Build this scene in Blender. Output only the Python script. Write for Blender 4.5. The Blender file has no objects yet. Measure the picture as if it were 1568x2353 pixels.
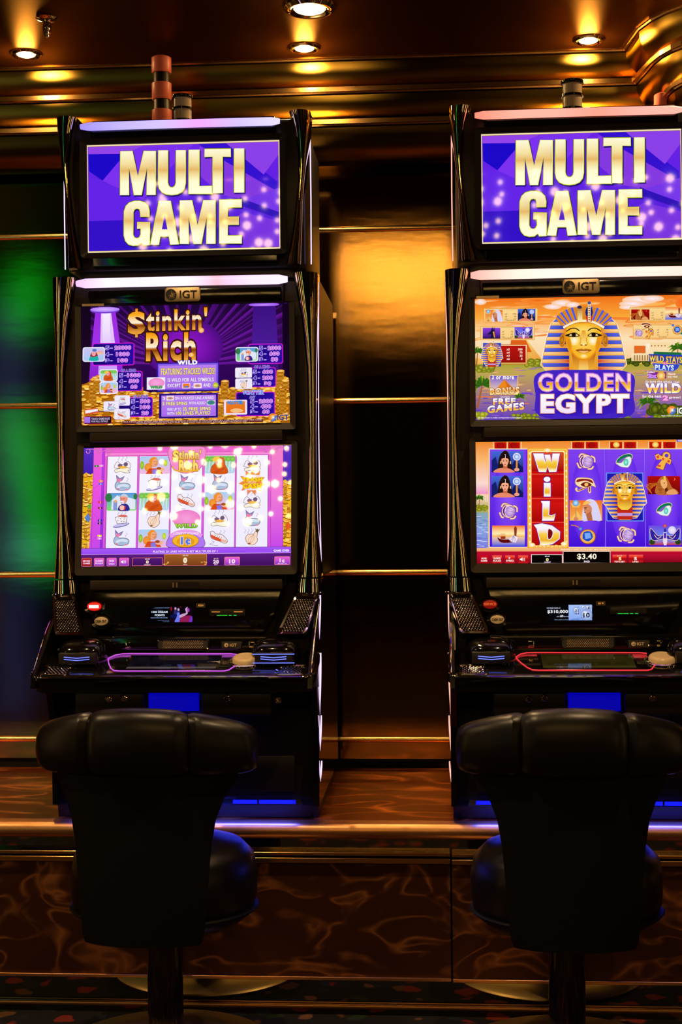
import bpy, bmesh, math, random
from mathutils import Vector, Matrix

S = bpy.context.scene
COL = S.collection
# ------------------------------------------------------------------ camera
F = 3268.0; CX, CY = 784.0, 1176.5          # focal length in pixels of the 1568x2353 frame
CH = 1.37; YAW = math.radians(4.0); ROLL = 0.0096
FW = Vector((-math.sin(YAW), math.cos(YAW), 0)); RT = Vector((math.cos(YAW), math.sin(YAW), 0)); UP = Vector((0, 0, 1))
EYE = Vector((0, 0, CH))
cam_d = bpy.data.cameras.new('camera'); cam = bpy.data.objects.new('camera', cam_d); COL.objects.link(cam)
cam_d.sensor_fit = 'VERTICAL'; cam_d.sensor_height = 36.0; cam_d.lens = 36.0 * F / 2353.0
cam_d.clip_start = 0.05; cam_d.clip_end = 60
R_ = RT * math.cos(ROLL) - UP * math.sin(ROLL); U_ = RT * math.sin(ROLL) + UP * math.cos(ROLL)
M_ = Matrix((R_, U_, -FW)).transposed().to_4x4(); M_.translation = EYE
cam.matrix_world = M_
S.camera = cam
# ------------------------------------------------------------------ world, exposure
w = bpy.data.worlds.new('world'); S.world = w; w.use_nodes = True
w.node_tree.nodes['Background'].inputs[0].default_value = (1.0, 0.6, 0.3, 1)
w.node_tree.nodes['Background'].inputs[1].default_value = 0.0
S.view_settings.view_transform = 'Standard'; S.view_settings.look = 'None'
S.view_settings.exposure = 0.0; S.view_settings.gamma = 1.0
S.view_settings.use_curve_mapping = False


def ray(px, py):
    dx = px - CX; dy = CY - py
    return FW + (R_ * dx + U_ * dy) / F
def P(px, py, Y):                           # the point seen at a pixel on the vertical plane y = Y
    d = ray(px, py); return EYE + d * (Y / d.y)
def PZ(px, py, z):                          # ... on the horizontal plane at height z
    d = ray(px, py); return EYE + d * ((z - CH) / d.z)


# ------------------------------------------------------------------ materials
def mat(name, col=(0, 0, 0), rough=.5, metal=0., emit=None, es=0., spec=.5, coat=0., noise=None, trans=0., ior=1.45):
    m = bpy.data.materials.new(name); m.use_nodes = True
    nt = m.node_tree; b = nt.nodes['Principled BSDF']
    b.inputs['Base Color'].default_value = (*col, 1); b.inputs['Roughness'].default_value = rough
    b.inputs['Metallic'].default_value = metal; b.inputs['Specular IOR Level'].default_value = spec
    b.inputs['Coat Weight'].default_value = coat; b.inputs['Coat Roughness'].default_value = .06
    b.inputs['Transmission Weight'].default_value = trans; b.inputs['IOR'].default_value = ior
    if emit: b.inputs['Emission Color'].default_value = (*emit, 1); b.inputs['Emission Strength'].default_value = es
    if noise:                               # (scale, colour b, bump, stretch)
        sc, c2, bump, st = noise
        tc = nt.nodes.new('ShaderNodeTexCoord'); mp = nt.nodes.new('ShaderNodeMapping'); mp.inputs['Scale'].default_value = st
        nz = nt.nodes.new('ShaderNodeTexNoise'); nz.inputs['Scale'].default_value = sc; nz.inputs['Detail'].default_value = 4
        nt.links.new(tc.outputs['Object'], mp.inputs[0]); nt.links.new(mp.outputs[0], nz.inputs['Vector'])
        mx = nt.nodes.new('ShaderNodeMix'); mx.data_type = 'RGBA'
        mx.inputs[6].default_value = (*col, 1); mx.inputs[7].default_value = (*c2, 1)
        nt.links.new(nz.outputs['Fac'], mx.inputs[0]); nt.links.new(mx.outputs[2], b.inputs['Base Color'])
        if bump:
            bp = nt.nodes.new('ShaderNodeBump'); bp.inputs['Strength'].default_value = bump; bp.inputs['Distance'].default_value = .002
            nt.links.new(nz.outputs['Fac'], bp.inputs['Height']); nt.links.new(bp.outputs[0], b.inputs['Normal'])
    return m

def swirl_mat(name, dark, light, scale, stretch, rough, metal, warp=2.0, bump=.25):
    m = bpy.data.materials.new(name); m.use_nodes = True
    nt = m.node_tree; b = nt.nodes['Principled BSDF']; L = nt.links.new
    b.inputs['Roughness'].default_value = rough; b.inputs['Metallic'].default_value = metal
    tc = nt.nodes.new('ShaderNodeTexCoord'); mp = nt.nodes.new('ShaderNodeMapping'); mp.inputs['Scale'].default_value = stretch
    L(tc.outputs['Object'], mp.inputs[0])
    n1 = nt.nodes.new('ShaderNodeTexNoise'); n1.inputs['Scale'].default_value = scale * .45; n1.inputs['Detail'].default_value = 1
    L(mp.outputs[0], n1.inputs['Vector'])
    vm = nt.nodes.new('ShaderNodeVectorMath'); vm.operation = 'MULTIPLY_ADD'; vm.inputs[1].default_value = (warp / scale * 2,) * 3
    L(n1.outputs['Color'], vm.inputs[0]); L(mp.outputs[0], vm.inputs[2])
    wv = nt.nodes.new('ShaderNodeTexNoise'); wv.inputs['Scale'].default_value = scale * .6; wv.inputs['Detail'].default_value = .5
    L(vm.outputs[0], wv.inputs['Vector'])
    # thin ridges where the noise crosses its middle value
    s = nt.nodes.new('ShaderNodeMath'); s.operation = 'SUBTRACT'; s.inputs[1].default_value = .5; L(wv.outputs['Fac'], s.inputs[0])
    a = nt.nodes.new('ShaderNodeMath'); a.operation = 'ABSOLUTE'; L(s.outputs[0], a.inputs[0])
    r = nt.nodes.new('ShaderNodeValToRGB'); e = r.color_ramp.elements
    e[0].position = 0; e[0].color = (*light, 1); e[1].position = .08; e[1].color = (*dark, 1)
    md = r.color_ramp.elements.new(.03); md.color = (*[(x * .45 + y * .55) for x, y in zip(light, dark)], 1)
    L(a.outputs[0], r.inputs[0])
    n3 = nt.nodes.new('ShaderNodeTexNoise'); n3.inputs['Scale'].default_value = scale * .8; n3.inputs['Detail'].default_value = 5; L(vm.outputs[0], n3.inputs['Vector'])
    r3 = nt.nodes.new('ShaderNodeValToRGB'); e = r3.color_ramp.elements; e[0].position = .33; e[0].color = (0, 0, 0, 1); e[1].position = .6; e[1].color = (1, 1, 1, 1); L(n3.outputs['Fac'], r3.inputs[0])
    mx = nt.nodes.new('ShaderNodeMix'); mx.data_type = 'RGBA'; mx.inputs[6].default_value = (*dark, 1)
    L(r3.outputs[0], mx.inputs[0]); L(r.outputs[0], mx.inputs[7]); L(mx.outputs[2], b.inputs['Base Color'])
    bp = nt.nodes.new('ShaderNodeBump'); bp.inputs['Strength'].default_value = bump; bp.inputs['Distance'].default_value = .01
    L(wv.outputs['Fac'], bp.inputs['Height']); L(bp.outputs[0], b.inputs['Normal'])
    return m

def ceil_mat():
    m = lacquer_mat('lacquer_ceiling', (.11, .058, .014), .43); nt = m.node_tree; g = [n for n in nt.nodes if n.type == 'BSDF_GLOSSY'][0]
    d = nt.nodes.new('ShaderNodeBsdfDiffuse'); d.inputs['Color'].default_value = (.022, .006, .001, 1)
    ad = nt.nodes.new('ShaderNodeAddShader'); nt.links.new(g.outputs[0], ad.inputs[0]); nt.links.new(d.outputs[0], ad.inputs[1])
    nt.links.new(ad.outputs[0], nt.nodes['Material Output'].inputs['Surface'])
    return m

def strip_mat():
    m = lacquer_mat('polished_gold_strip', (1.0, .72, .26), .10); return m

def carpet_mat():
    m = bpy.data.materials.new('patterned_carpet'); m.use_nodes = True
    nt = m.node_tree; b = nt.nodes['Principled BSDF']; L = nt.links.new; b.inputs['Roughness'].default_value = .95
    tc = nt.nodes.new('ShaderNodeTexCoord'); mp = nt.nodes.new('ShaderNodeMapping'); L(tc.outputs['Object'], mp.inputs[0])
    nz = nt.nodes.new('ShaderNodeTexNoise'); nz.inputs['Scale'].default_value = 14; L(mp.outputs[0], nz.inputs['Vector'])
    vm = nt.nodes.new('ShaderNodeVectorMath'); vm.operation = 'MULTIPLY_ADD'; vm.inputs[1].default_value = (.07,) * 3
    L(nz.outputs['Color'], vm.inputs[0]); L(mp.outputs[0], vm.inputs[2])
    v = nt.nodes.new('ShaderNodeTexVoronoi'); v.inputs['Scale'].default_value = 13; L(vm.outputs[0], v.inputs['Vector'])
    cr = nt.nodes.new('ShaderNodeValToRGB'); cr.color_ramp.interpolation = 'CONSTANT'; e = cr.color_ramp.elements
    e[0].position = 0; e[0].color = (.24, .02, .006, 1); e[1].position = .3; e[1].color = (.012, .03, .009, 1)
    for p, c in ((.45, (.2, .08, .045, 1)), (.58, (.008, .006, .012, 1)), (.72, (.14, .055, .01, 1)), (.85, (.01, .02, .06, 1))):
        x = cr.color_ramp.elements.new(p); x.color = c
    sp = nt.nodes.new('ShaderNodeSeparateColor'); L(v.outputs['Color'], sp.inputs[0]); L(sp.outputs[0], cr.inputs[0])
    r2 = nt.nodes.new('ShaderNodeValToRGB'); e = r2.color_ramp.elements; e[0].position = .32; e[0].color = (0, 0, 0, 1); e[1].position = .4; e[1].color = (1, 1, 1, 1)
    L(v.outputs['Distance'], r2.inputs[0])
    mx = nt.nodes.new('ShaderNodeMix'); mx.data_type = 'RGBA'; mx.inputs[7].default_value = (.0035, .003, .0035, 1)
    L(r2.outputs[0], mx.inputs[0]); L(cr.outputs[0], mx.inputs[6]); L(mx.outputs[2], b.inputs['Base Color'])
    return m

def lacquer_mat(name, col, rough, aniso=None):    # smooth lacquered metal with a soft, tail-free sheen
    m = bpy.data.materials.new(name); m.use_nodes = True; nt = m.node_tree; nt.nodes.remove(nt.nodes['Principled BSDF'])
    g = nt.nodes.new('ShaderNodeBsdfAnisotropic'); g.distribution = 'BECKMANN'
    g.inputs['Color'].default_value = (*col, 1); g.inputs['Roughness'].default_value = rough
    nt.links.new(g.outputs[0], nt.nodes['Material Output'].inputs['Surface'])
    return m

def wall_mat():
    m = lacquer_mat('dark_gloss_panel', (.48, .28, .085), .125)
    nt = m.node_tree; b = [n for n in nt.nodes if n.type == 'BSDF_GLOSSY'][0]; L = nt.links.new
    tc = nt.nodes.new('ShaderNodeTexCoord'); mp = nt.nodes.new('ShaderNodeMapping'); mp.inputs['Scale'].default_value = (2.2, 1, 9)
    nz = nt.nodes.new('ShaderNodeTexNoise'); nz.inputs['Scale'].default_value = 2.4; nz.inputs['Detail'].default_value = 3
    bp = nt.nodes.new('ShaderNodeBump'); bp.inputs['Strength'].default_value = .06; bp.inputs['Distance'].default_value = .004
    L(tc.outputs['Object'], mp.inputs[0]); L(mp.outputs[0], nz.inputs['Vector']); L(nz.outputs['Fac'], bp.inputs['Height']); L(bp.outputs[0], b.inputs['Normal'])
    return m

M = dict(
    black=mat('black_gloss_plastic', (.004, .003, .003), .12, 0, coat=.3),
    satin=mat('black_satin_plastic', (.012, .008, .006), .38, 0, spec=.35),
    bezel=mat('dark_bezel', (.02, .012, .006), .42, 0, spec=.4),
    chrome=mat('chrome', (.86, .78, .62), .045, 1.0),
    goldchrome=mat('smoked_gold_chrome', (.82, .66, .38), .035, 1.0),
    gold=mat('gold_metal', (.85, .5, .16), .22, 1.0, noise=(30, (.7, .38, .1), .1, (1, 1, 1))),
    goldstrip=mat('gold_strip', (1.0, .66, .22), .26, 1.0),
    copper=mat('satin_copper', (.95, .50, .2), .4, 1.0, noise=(20, (.55, .24, .08), .15, (.3, 1, 3))),
    badge=mat('brushed_gold_badge', (.5, .36, .2), .38, .8),
    vinyl=mat('black_vinyl', (.005, .0035, .0025), .34, 0, spec=.42, noise=(90, (.007, .005, .004), .1, (1, 1, 1))),
    vinyld=mat('black_moulded_shell', (.003, .003, .003), .6, 0, spec=.2),
    post=mat('dark_chrome_post', (.10, .085, .07), .12, 1.0, noise=(60, (.05, .04, .035), .3, (1, 1, .12))),
    disc=mat('polished_brass_base', (1.0, .74, .3), .38, 1.0, noise=(8, (.45, .32, .14), .25, (1, 1, 1))),
    mirror=mat('smoked_mirror', (.3, .27, .2), .035, 1.0),
    wall=wall_mat(), strip=strip_mat(),
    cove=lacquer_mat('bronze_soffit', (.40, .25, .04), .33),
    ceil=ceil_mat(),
    cove3=lacquer_mat('shaded_bronze_soffit', (.14, .085, .015), .33),  # lowest band's shade put into a darker copy of the bronze
    dark=mat('dark_wall', (.003, .002, .0015), .8),
    top=swirl_mat('swirled_copper_laminate', (.20, .028, .004), (1.0, .30, .06), 7, (1, 2.2, 1), .34, .75),
    front=swirl_mat('swirled_walnut_laminate', (.070, .020, .006), (.40, .145, .036), 10, (.8, 1, 1.6), .40, .55, warp=4.),
    carpet=carpet_mat(),
    cream=mat('cream_plastic', (.62, .42, .2), .3, 0, coat=.3, emit=(.62, .38, .14), es=.14),
    lens=mat('frosted_lamp_lens', (.75, .6, .42), .25, 0, spec=.5, noise=(40, (.6, .46, .3), .2, (1, 1, .1))),
    redlens=mat('red_lamp_lens', (.6, .11, .05), .4, 0, emit=(.8, .12, .05), es=.06),
    ink=mat('black_ink', (.01, .006, .004), .5),
    bulb=mat('lamp_glass', (1, .9, .7), .3, 0, emit=(1.0, .74, .36), es=9.),
    led_blue=mat('blue_led', (0, 0, .1), .3, 0, emit=(.12, .16, 1.0), es=2.2),
    led_glow=mat('blue_glow_panel', (0, 0, .1), .4, 0, emit=(.0, .0, .42), es=.9),
    led_green=mat('green_led', (0, .1, 0), .3, 0, emit=(.02, .5, .04), es=1.0),
    led_amber=mat('amber_led', (.1, .05, 0), .3, 0, emit=(.7, .28, .05), es=1.0),
    violet=mat('violet_led', (.1, 0, .1), .3, 0, emit=(.86, .62, 1.0), es=1.5),
    violet_dim=mat('violet_ring_led', (.1, 0, .1), .3, 0, emit=(.62, .1, .8), es=1.1),
    red=mat('red_led', (.1, 0, 0), .3, 0, emit=(1.0, .42, .32), es=1.45),
    red_dim=mat('red_ring_led', (.1, 0, 0), .3, 0, emit=(1.0, .04, .05), es=1.1),
    service_lit=mat('lit_service_button', (.3, 0, 0), .3, 0, emit=(1, .02, .01), es=1.0),
    service_off=mat('unlit_service_button', (.3, .006, .004), .3, 0, emit=(.6, .02, .01), es=.18),  # weak glow put into the colour although the button is off
    service_text=mat('service_lettering', (.3, .1, .05), .3, 0, emit=(.9, .15, .04), es=.7),
    white_lit=mat('lit_legend', (1, 1, 1), .3, 0, emit=(1, .85, .8), es=1.3),
)

def attr_mat(name, strength, rough, coat=0., spec=.5):
    m = mat(name, (0, 0, 0), rough, 0, spec=spec, coat=coat)
    nt = m.node_tree; a = nt.nodes.new('ShaderNodeAttribute'); a.attribute_name = 'Col'
    nt.links.new(a.outputs['Color'], nt.nodes['Principled BSDF'].inputs['Emission Color'])
    nt.nodes['Principled BSDF'].inputs['Emission Strength'].default_value = strength
    return m
M['screen'] = attr_mat('lit_screen', 1.0, .03)
M['touch'] = attr_mat('lit_touch_screen', 1.0, .02, spec=.9)
M['bar'] = attr_mat('light_bar', 1.5, .3)


# ------------------------------------------------------------------ mesh helpers
def link(name, me, m, parent=None, smooth=False, loc=None):
    if m is not None and not me.materials: me.materials.append(m)
    if smooth:
        for p in me.polygons: p.use_smooth = True
    o = bpy.data.objects.new(name, me); COL.objects.link(o)
    if parent is not None: o.parent = parent
    if loc is not None: o.location = loc
    return o

def mk(name, vs, fs, m, parent=None, smooth=False, loc=None):
    me = bpy.data.meshes.new(name); me.from_pydata([tuple(v) for v in vs], [], fs); me.update()
    return link(name, me, m, parent, smooth, loc)

def frombm(name, bm, m, parent=None, smooth=False, loc=None):
    bmesh.ops.recalc_face_normals(bm, faces=bm.faces)
    me = bpy.data.meshes.new(name); bm.to_mesh(me); bm.free()
    o = link(name, me, m, parent, smooth, loc)
    if smooth: me.set_sharp_from_angle(angle=math.radians(40))
    return o

def addbox(bm, x0, x1, y0, y1, z0, z1, bev=0., seg=2):
    r = bmesh.ops.create_cube(bm, size=1); vs = r['verts']
    for v in vs:
        v.co = Vector((x0 + (v.co.x + .5) * (x1 - x0), y0 + (v.co.y + .5) * (y1 - y0), z0 + (v.co.z + .5) * (z1 - z0)))
    if bev:
        es = list({e for v in vs for e in v.link_edges})
        bmesh.ops.bevel(bm, geom=es, offset=bev, segments=seg, profile=.5, affect='EDGES')

def box(name, x0, x1, y0, y1, z0, z1, m, parent=None, bev=0., seg=2):
    bm = bmesh.new(); addbox(bm, x0, x1, y0, y1, z0, z1, bev, seg)
    return frombm(name, bm, m, parent, bev > 0)

def addtube(bm, pts, r, n=8, closed=False, flat=None):
    pts = [Vector(p) for p in pts]; N = len(pts); rings = []
    rr = r if isinstance(r, (list, tuple)) else [r] * N
    prev = None
    for i, p in enumerate(pts):
        a = pts[i - 1] if (i > 0 or closed) else p; b = pts[(i + 1) % N] if (i < N - 1 or closed) else p
        t = (b - a).normalized()
        if prev is None:
            ref = Vector((0, 0, 1)) if abs(t.z) < .9 else Vector((0, 1, 0)); u = t.cross(ref).normalized()
        else:
            u = (prev - t * prev.dot(t)).normalized()
        prev = u; v = t.cross(u)
        rings.append([bm.verts.new(p + (u * math.cos(k * 2 * math.pi / n) + v * math.sin(k * 2 * math.pi / n)) * rr[i]) for k in range(n)])
    for i in range(N if closed else N - 1):
        A = rings[i]; B = rings[(i + 1) % N]
        for k in range(n): bm.faces.new((A[k], A[(k + 1) % n], B[(k + 1) % n], B[k]))
    if not closed: bm.faces.new(rings[0][::-1]); bm.faces.new(rings[-1])

def tube(name, pts, r, m, parent=None, n=8, closed=False):
    bm = bmesh.new(); addtube(bm, pts, r, n, closed)
    return frombm(name, bm, m, parent, True)

def addlathe(bm, prof, n=32, c=(0, 0, 0), sx=1., sy=1.):
    c = Vector(c); rings = []
    for r, z in prof:
        if r < 1e-6: rings.append([bm.verts.new(c + Vector((0, 0, z)))])
        else: rings.append([bm.verts.new(c + Vector((r * sx * math.cos(k * 2 * math.pi / n), r * sy * math.sin(k * 2 * math.pi / n), z))) for k in range(n)])
    for A, B in zip(rings, rings[1:]):
        for k in range(n):
            if len(A) == 1 and len(B) == 1: continue
            if len(A) == 1: bm.faces.new((A[0], B[(k + 1) % n], B[k]))
            elif len(B) == 1: bm.faces.new((A[k], A[(k + 1) % n], B[0]))
            else: bm.faces.new((A[k], A[(k + 1) % n], B[(k + 1) % n], B[k]))
    for R, rev in ((rings[0], True), (rings[-1], False)):
        if len(R) > 1: bm.faces.new(R[::-1] if rev else R)

def lathe(name, prof, m, parent=None, n=32, c=(0, 0, 0), sx=1., sy=1.):
    bm = bmesh.new(); addlathe(bm, prof, n, c, sx, sy)
    return frombm(name, bm, m, parent, True)

def loft(name, rows, m, parent=None, closed=True, caps=True, smooth=True):
    bm = bmesh.new(); R = [[bm.verts.new(p) for p in row] for row in rows]; n = len(R[0])
    for A, B in zip(R, R[1:]):
        for k in range(n if closed else n - 1):
            bm.faces.new((A[k], A[(k + 1) % n], B[(k + 1) % n], B[k]))
    if caps and closed: bm.faces.new(R[0][::-1]); bm.faces.new(R[-1])
    return frombm(name, bm, m, parent, smooth)

def rr(x0, x1, y0, y1, r, n=5):              # rounded rectangle outline, counter-clockwise
    out = []
    for cx, cy, a in ((x1 - r, y1 - r, 0), (x0 + r, y1 - r, 90), (x0 + r, y0 + r, 180), (x1 - r, y0 + r, 270)):
        for k in range(n + 1):
            t = math.radians(a + 90 * k / n); out.append((cx + r * math.cos(t), cy + r * math.sin(t)))
    return out

def addprism(bm, poly, h0, h1, xf, ch=0.):   # poly extruded h0..h1 (h1 the seen side, chamfered), xf maps (u, v, h)
    n = len(poly); cx = sum(p[0] for p in poly) / n; cy = sum(p[1] for p in poly) / n
    def ring(h, ins):
        out = []
        for i in range(n):
            a = Vector(poly[i - 1]); p = Vector(poly[i]); b = Vector(poly[(i + 1) % n])
            t = (b - a); nn = Vector((t.y, -t.x)).normalized() if t.length else Vector((0, 0))
            if nn.dot(p - Vector((cx, cy))) < 0 and ins == ins: pass
            q = p - nn * ins; out.append(bm.verts.new(xf(q.x, q.y, h)))
        return out
    s = 1 if h1 > h0 else -1
    rs = [ring(h0, 0)]
    if ch: rs += [ring(h1 - s * ch, 0), ring(h1 - s * ch * .3, ch * .3), ring(h1, ch)]
    else: rs += [ring(h1, 0)]
    for A, B in zip(rs, rs[1:]):
        for k in range(n): bm.faces.new((A[k], A[(k + 1) % n], B[(k + 1) % n], B[k]))
    bm.faces.new(rs[0][::-1]); bm.faces.new(rs[-1])

def prism(name, poly, h0, h1, m, parent=None, xf=lambda u, v, h: Vector((u, -h, v)), ch=0.):
    bm = bmesh.new(); addprism(bm, poly, h0, h1, xf, ch)
    return frombm(name, bm, m, parent, ch > 0)

def ringframe(name, outer, inner, h0, h1, m, parent=None, xf=lambda u, v, h: Vector((u, -h, v)), dip=0.):
    # frame between two outlines with the same number of points; dip slopes the inner lip back
    bm = bmesh.new(); n = len(outer)
    rows = [[bm.verts.new(xf(p[0], p[1], h)) for p in pl] for pl, h in ((outer, h0), (outer, h1), (inner, h1 - dip), (inner, h0))]
    for A, B in zip(rows, rows[1:] + rows[:1]):
        for k in range(n): bm.faces.new((A[k], A[(k + 1) % n], B[(k + 1) % n], B[k]))
    return frombm(name, bm, m, parent, False)

def empty(name, loc, rz=0.):
    o = bpy.data.objects.new(name, None); COL.objects.link(o); o.location = loc; o.rotation_euler = (0, 0, rz); o.empty_display_size = .1
    return o

def tag(o, label=None, cat=None, group=None, kind=None):
    for k, v in (('label', label), ('category', cat), ('group', group), ('kind', kind)):
        if v: o[k] = v
    return o


# ------------------------------------------------------------------ lettering and screen pictures
_tc = {}
def text_geo(s, bold=0., sp=1., res=3):
    key = (s, round(bold, 3), round(sp, 2))
    if key not in _tc:
        c = bpy.data.curves.new('t', 'FONT'); c.body = s; c.offset = bold; c.resolution_u = res; c.size = 1; c.space_character = sp
        o = bpy.data.objects.new('t', c)
        me = bpy.data.meshes.new_from_object(o)
        _tc[key] = ([(v.co.x, v.co.y) for v in me.vertices], [tuple(p.vertices) for p in me.polygons])
        bpy.data.objects.remove(o); bpy.data.curves.remove(c); bpy.data.meshes.remove(me)
    return _tc[key]

def text_mesh(name, s, x0, x1, z0, z1, y, m, parent=None, bold=.02, xf=None, thick=.001):
    vs, fs = text_geo(s, bold)
    ax = min(v[0] for v in vs); bx = max(v[0] for v in vs); ay = min(v[1] for v in vs); by = max(v[1] for v in vs)
    xf = xf or (lambda u, v, h: Vector((u, y - h, v)))
    bm = bmesh.new()
    q = [bm.verts.new(xf(x0 + (v[0] - ax) / (bx - ax) * (x1 - x0), z0 + (v[1] - ay) / (by - ay) * (z1 - z0), thick)) for v in vs]
    for f in fs:
        try: bm.faces.new([q[i] for i in f])
        except ValueError: pass
    r = bmesh.ops.extrude_face_region(bm, geom=bm.faces[:])
    back = [v for v in r['geom'] if isinstance(v, bmesh.types.BMVert)]
    d = xf(0, 0, 0) - xf(0, 0, thick)
    bmesh.ops.translate(bm, verts=back, vec=d)
    return frombm(name, bm, m, parent)

def lin(c):
    c = c.lstrip('#'); v = [int(c[i:i + 2], 16) / 255 for i in (0, 2, 4)]
    return tuple(x / 12.92 if x <= .04045 else ((x + .055) / 1.055) ** 2.4 for x in v)
def mixc(a, b, t): return tuple(x + (y - x) * t for x, y in zip(a, b))
def grad(stops):                             # vertical gradient by fraction from the top
    st = [(p, lin(c)) for p, c in stops]
    def f(t):
        if t <= st[0][0]: return st[0][1]
        for (p, a), (q, b) in zip(st, st[1:]):
            if t <= q: return mixc(a, b, (t - p) / (q - p) if q > p else 1)
        return st[-1][1]
    f.stops = [p for p, c in stops][1:-1]
    return f

class Art:
    """A flat picture made of coloured shapes, drawn in the pixel frame of four corner points."""
    def __init__(s, tl, tr, br, bl, W, H, step=4e-6):
        s.c = (tl, tr, br, bl); s.W = W; s.H = H; s.v = []; s.f = []; s.col = []; s.d = 0.; s.step = step
    def map(s, x, y):
        tl, tr, br, bl = s.c
        u = .5; 
        for _ in range(3):
            yt = tl[1] + (tr[1] - tl[1]) * u; yb = bl[1] + (br[1] - bl[1]) * u; t = (y - yt) / (yb - yt)
            xl = tl[0] + (bl[0] - tl[0]) * t; xr = tr[0] + (br[0] - tr[0]) * t; u = (x - xl) / (xr - xl)
        return ((min(max(u, 0), 1) - .5) * s.W, (1 - min(max(t, 0), 1)) * s.H)
    def add(s, pts, faces, cols):
        b = len(s.v)
        for p in pts:
            u, z = s.map(*p); s.v.append((u, -s.d, z))
        s.f += [tuple(i + b for i in f) for f in faces]; s.col += cols; s.d += s.step
    def poly(s, pts, c):
        cs = [lin(c)] * len(pts) if isinstance(c, str) else [lin(k) for k in c]
        s.add(pts, [tuple(range(len(pts)))], cs)
    def bands(s, pts_rows, cols):            # rows of (xl, xr, y) with a colour each: smooth vertical gradient
        pts = []; cs = []; fs = []
        for i, ((xl, xr, y), c) in enumerate(zip(pts_rows, cols)):
            pts += [(xl, y), (xr, y)]; cs += [lin(c)] * 2
            if i: fs.append((2 * i - 2, 2 * i - 1, 2 * i + 1, 2 * i))
        s.add(pts, fs, cs)
    def rect(s, x0, y0, x1, y1, c, c2=None): s.bands([(x0, x1, y0), (x0, x1, y1)], [c, c2 or c])
    def rrect(s, x0, y0, x1, y1, r, c): s.poly(rr(x0, x1, y0, y1, r, 4), c)
    def card(s, x0, y0, x1, y1, r, c, e, wd):
        s.rrect(x0 - wd, y0 - wd, x1 + wd, y1 + wd, r + wd, e); s.rrect(x0, y0, x1, y1, r, c)
    def ell(s, cx, cy, rx, ry, c, c2=None, n=20, rot=0., a0=0., a1=360.):
        pts = [(cx, cy)]; ca, sa = math.cos(math.radians(rot)), math.sin(math.radians(rot))
        full = (a1 - a0) >= 360
        for k in range(n + (0 if full else 1)):
            t = math.radians(a0 + (a1 - a0) * k / n); x, y = rx * math.cos(t), ry * math.sin(t)
            pts.append((cx + x * ca - y * sa, cy + x * sa + y * ca))
        m = len(pts) - 1
        fs = [(0, 1 + k, 1 + (k + 1) % m) for k in range(m if full else m - 1)]
        s.add(pts, fs, [lin(c2 or c)] + [lin(c)] * m)
    def line(s, pts, wd, c, closed=False):
        pts = [Vector(p) for p in pts]; N = len(pts); out = []
        for i, p in enumerate(pts):
            a = pts[i - 1] if (i or closed) else p; b = pts[(i + 1) % N] if (i < N - 1 or closed) else p
            t = (b - a); nn = Vector((-t.y, t.x)); nn = nn.normalized() if nn.length else nn
            w_ = wd[i] if isinstance(wd, (list, tuple)) else wd
            out += [tuple(p + nn * w_ / 2), tuple(p - nn * w_ / 2)]
        fs = [(2 * i, 2 * i + 1, (2 * i + 3) % (2 * N), (2 * i + 2) % (2 * N)) for i in range(N if closed else N - 1)]
        s.add(out, fs, [lin(c)] * len(out))
    def curve(s, pts, wd, c, n=6, closed=False):
        P_ = [Vector(p) for p in pts]; N = len(P_); out = []
        for i in range(N if closed else N - 1):
            p0 = P_[i - 1] if (i or closed) else P_[i]; p1 = P_[i]; p2 = P_[(i + 1) % N]; p3 = P_[(i + 2) % N] if (i + 2 < N or closed) else p2
            for k in range(n):
                t = k / n
                out.append(tuple(.5 * ((2 * p1) + (p2 - p0) * t + (2 * p0 - 5 * p1 + 4 * p2 - p3) * t * t + (3 * p1 - p0 - 3 * p2 + p3) * t ** 3)))
        if not closed: out.append(tuple(P_[-1]))
        if wd == 0: return out
        s.line(out, wd, c, closed); return out
    def blob(s, pts, c, edge=None, wd=3, n=5):
        o = s.curve(pts, 0, c, n, True); s.poly(o, c)
        if edge: s.line(o, wd, edge, True)
    def star(s, cx, cy, r1, r0, n, c, rot=0.):
        p = []
        for k in range(2 * n):
            r = r1 if k % 2 == 0 else r0; t = math.pi * k / n + rot; p.append((cx + r * math.cos(t), cy + r * math.sin(t)))
        s.add([(cx, cy)] + p, [(0, 1 + k, 1 + (k + 1) % len(p)) for k in range(len(p))], [lin(c)] * (len(p) + 1))
    def text(s, txt, x0, y0, x1, y1, c, bold=.02, edge=None, ew=.04, slant=0., shift=None, rise=0.):
        sp = 1 + 1.7 * (bold + (ew if edge else 0)) if len(txt) > 1 else 1.
        base, _ = text_geo(txt, bold, sp)
        ax = min(v[0] for v in base); bx = max(v[0] for v in base); ay = min(v[1] for v in base); by = max(v[1] for v in base)
        def put(b, col, dx=0, dy=0):
            vs, fs = text_geo(txt, b, sp)
            st = getattr(col, 'stops', [])
            ys = lambda v: (by - v[1]) / (by - ay)
            if st:
                bm = bmesh.new(); q = [bm.verts.new((v[0], v[1], 0)) for v in vs]
                for f in fs:
                    try: bm.faces.new([q[i] for i in f])
                    except ValueError: pass
                for t in st:
                    bmesh.ops.bisect_plane(bm, geom=bm.verts[:] + bm.edges[:] + bm.faces[:], plane_co=(0, by - t * (by - ay), 0), plane_no=(0, 1, 0))
                bm.verts.index_update(); vs = [(v.co.x, v.co.y) for v in bm.verts]; fs = [tuple(v.index for v in f.verts) for f in bm.faces]; bm.free()
            sx = (x1 - x0) / (bx - ax)
            pts = []
            for v in vs:
                fx = (v[0] - ax) * sx
                pts.append((x0 + fx + slant * (v[1] - ay) / (by - ay) * (y1 - y0) + dx, y0 + ys(v) * (y1 - y0) + dy + rise * fx))
            cols = [col(ys(v)) if callable(col) else lin(col) for v in vs]
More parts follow.
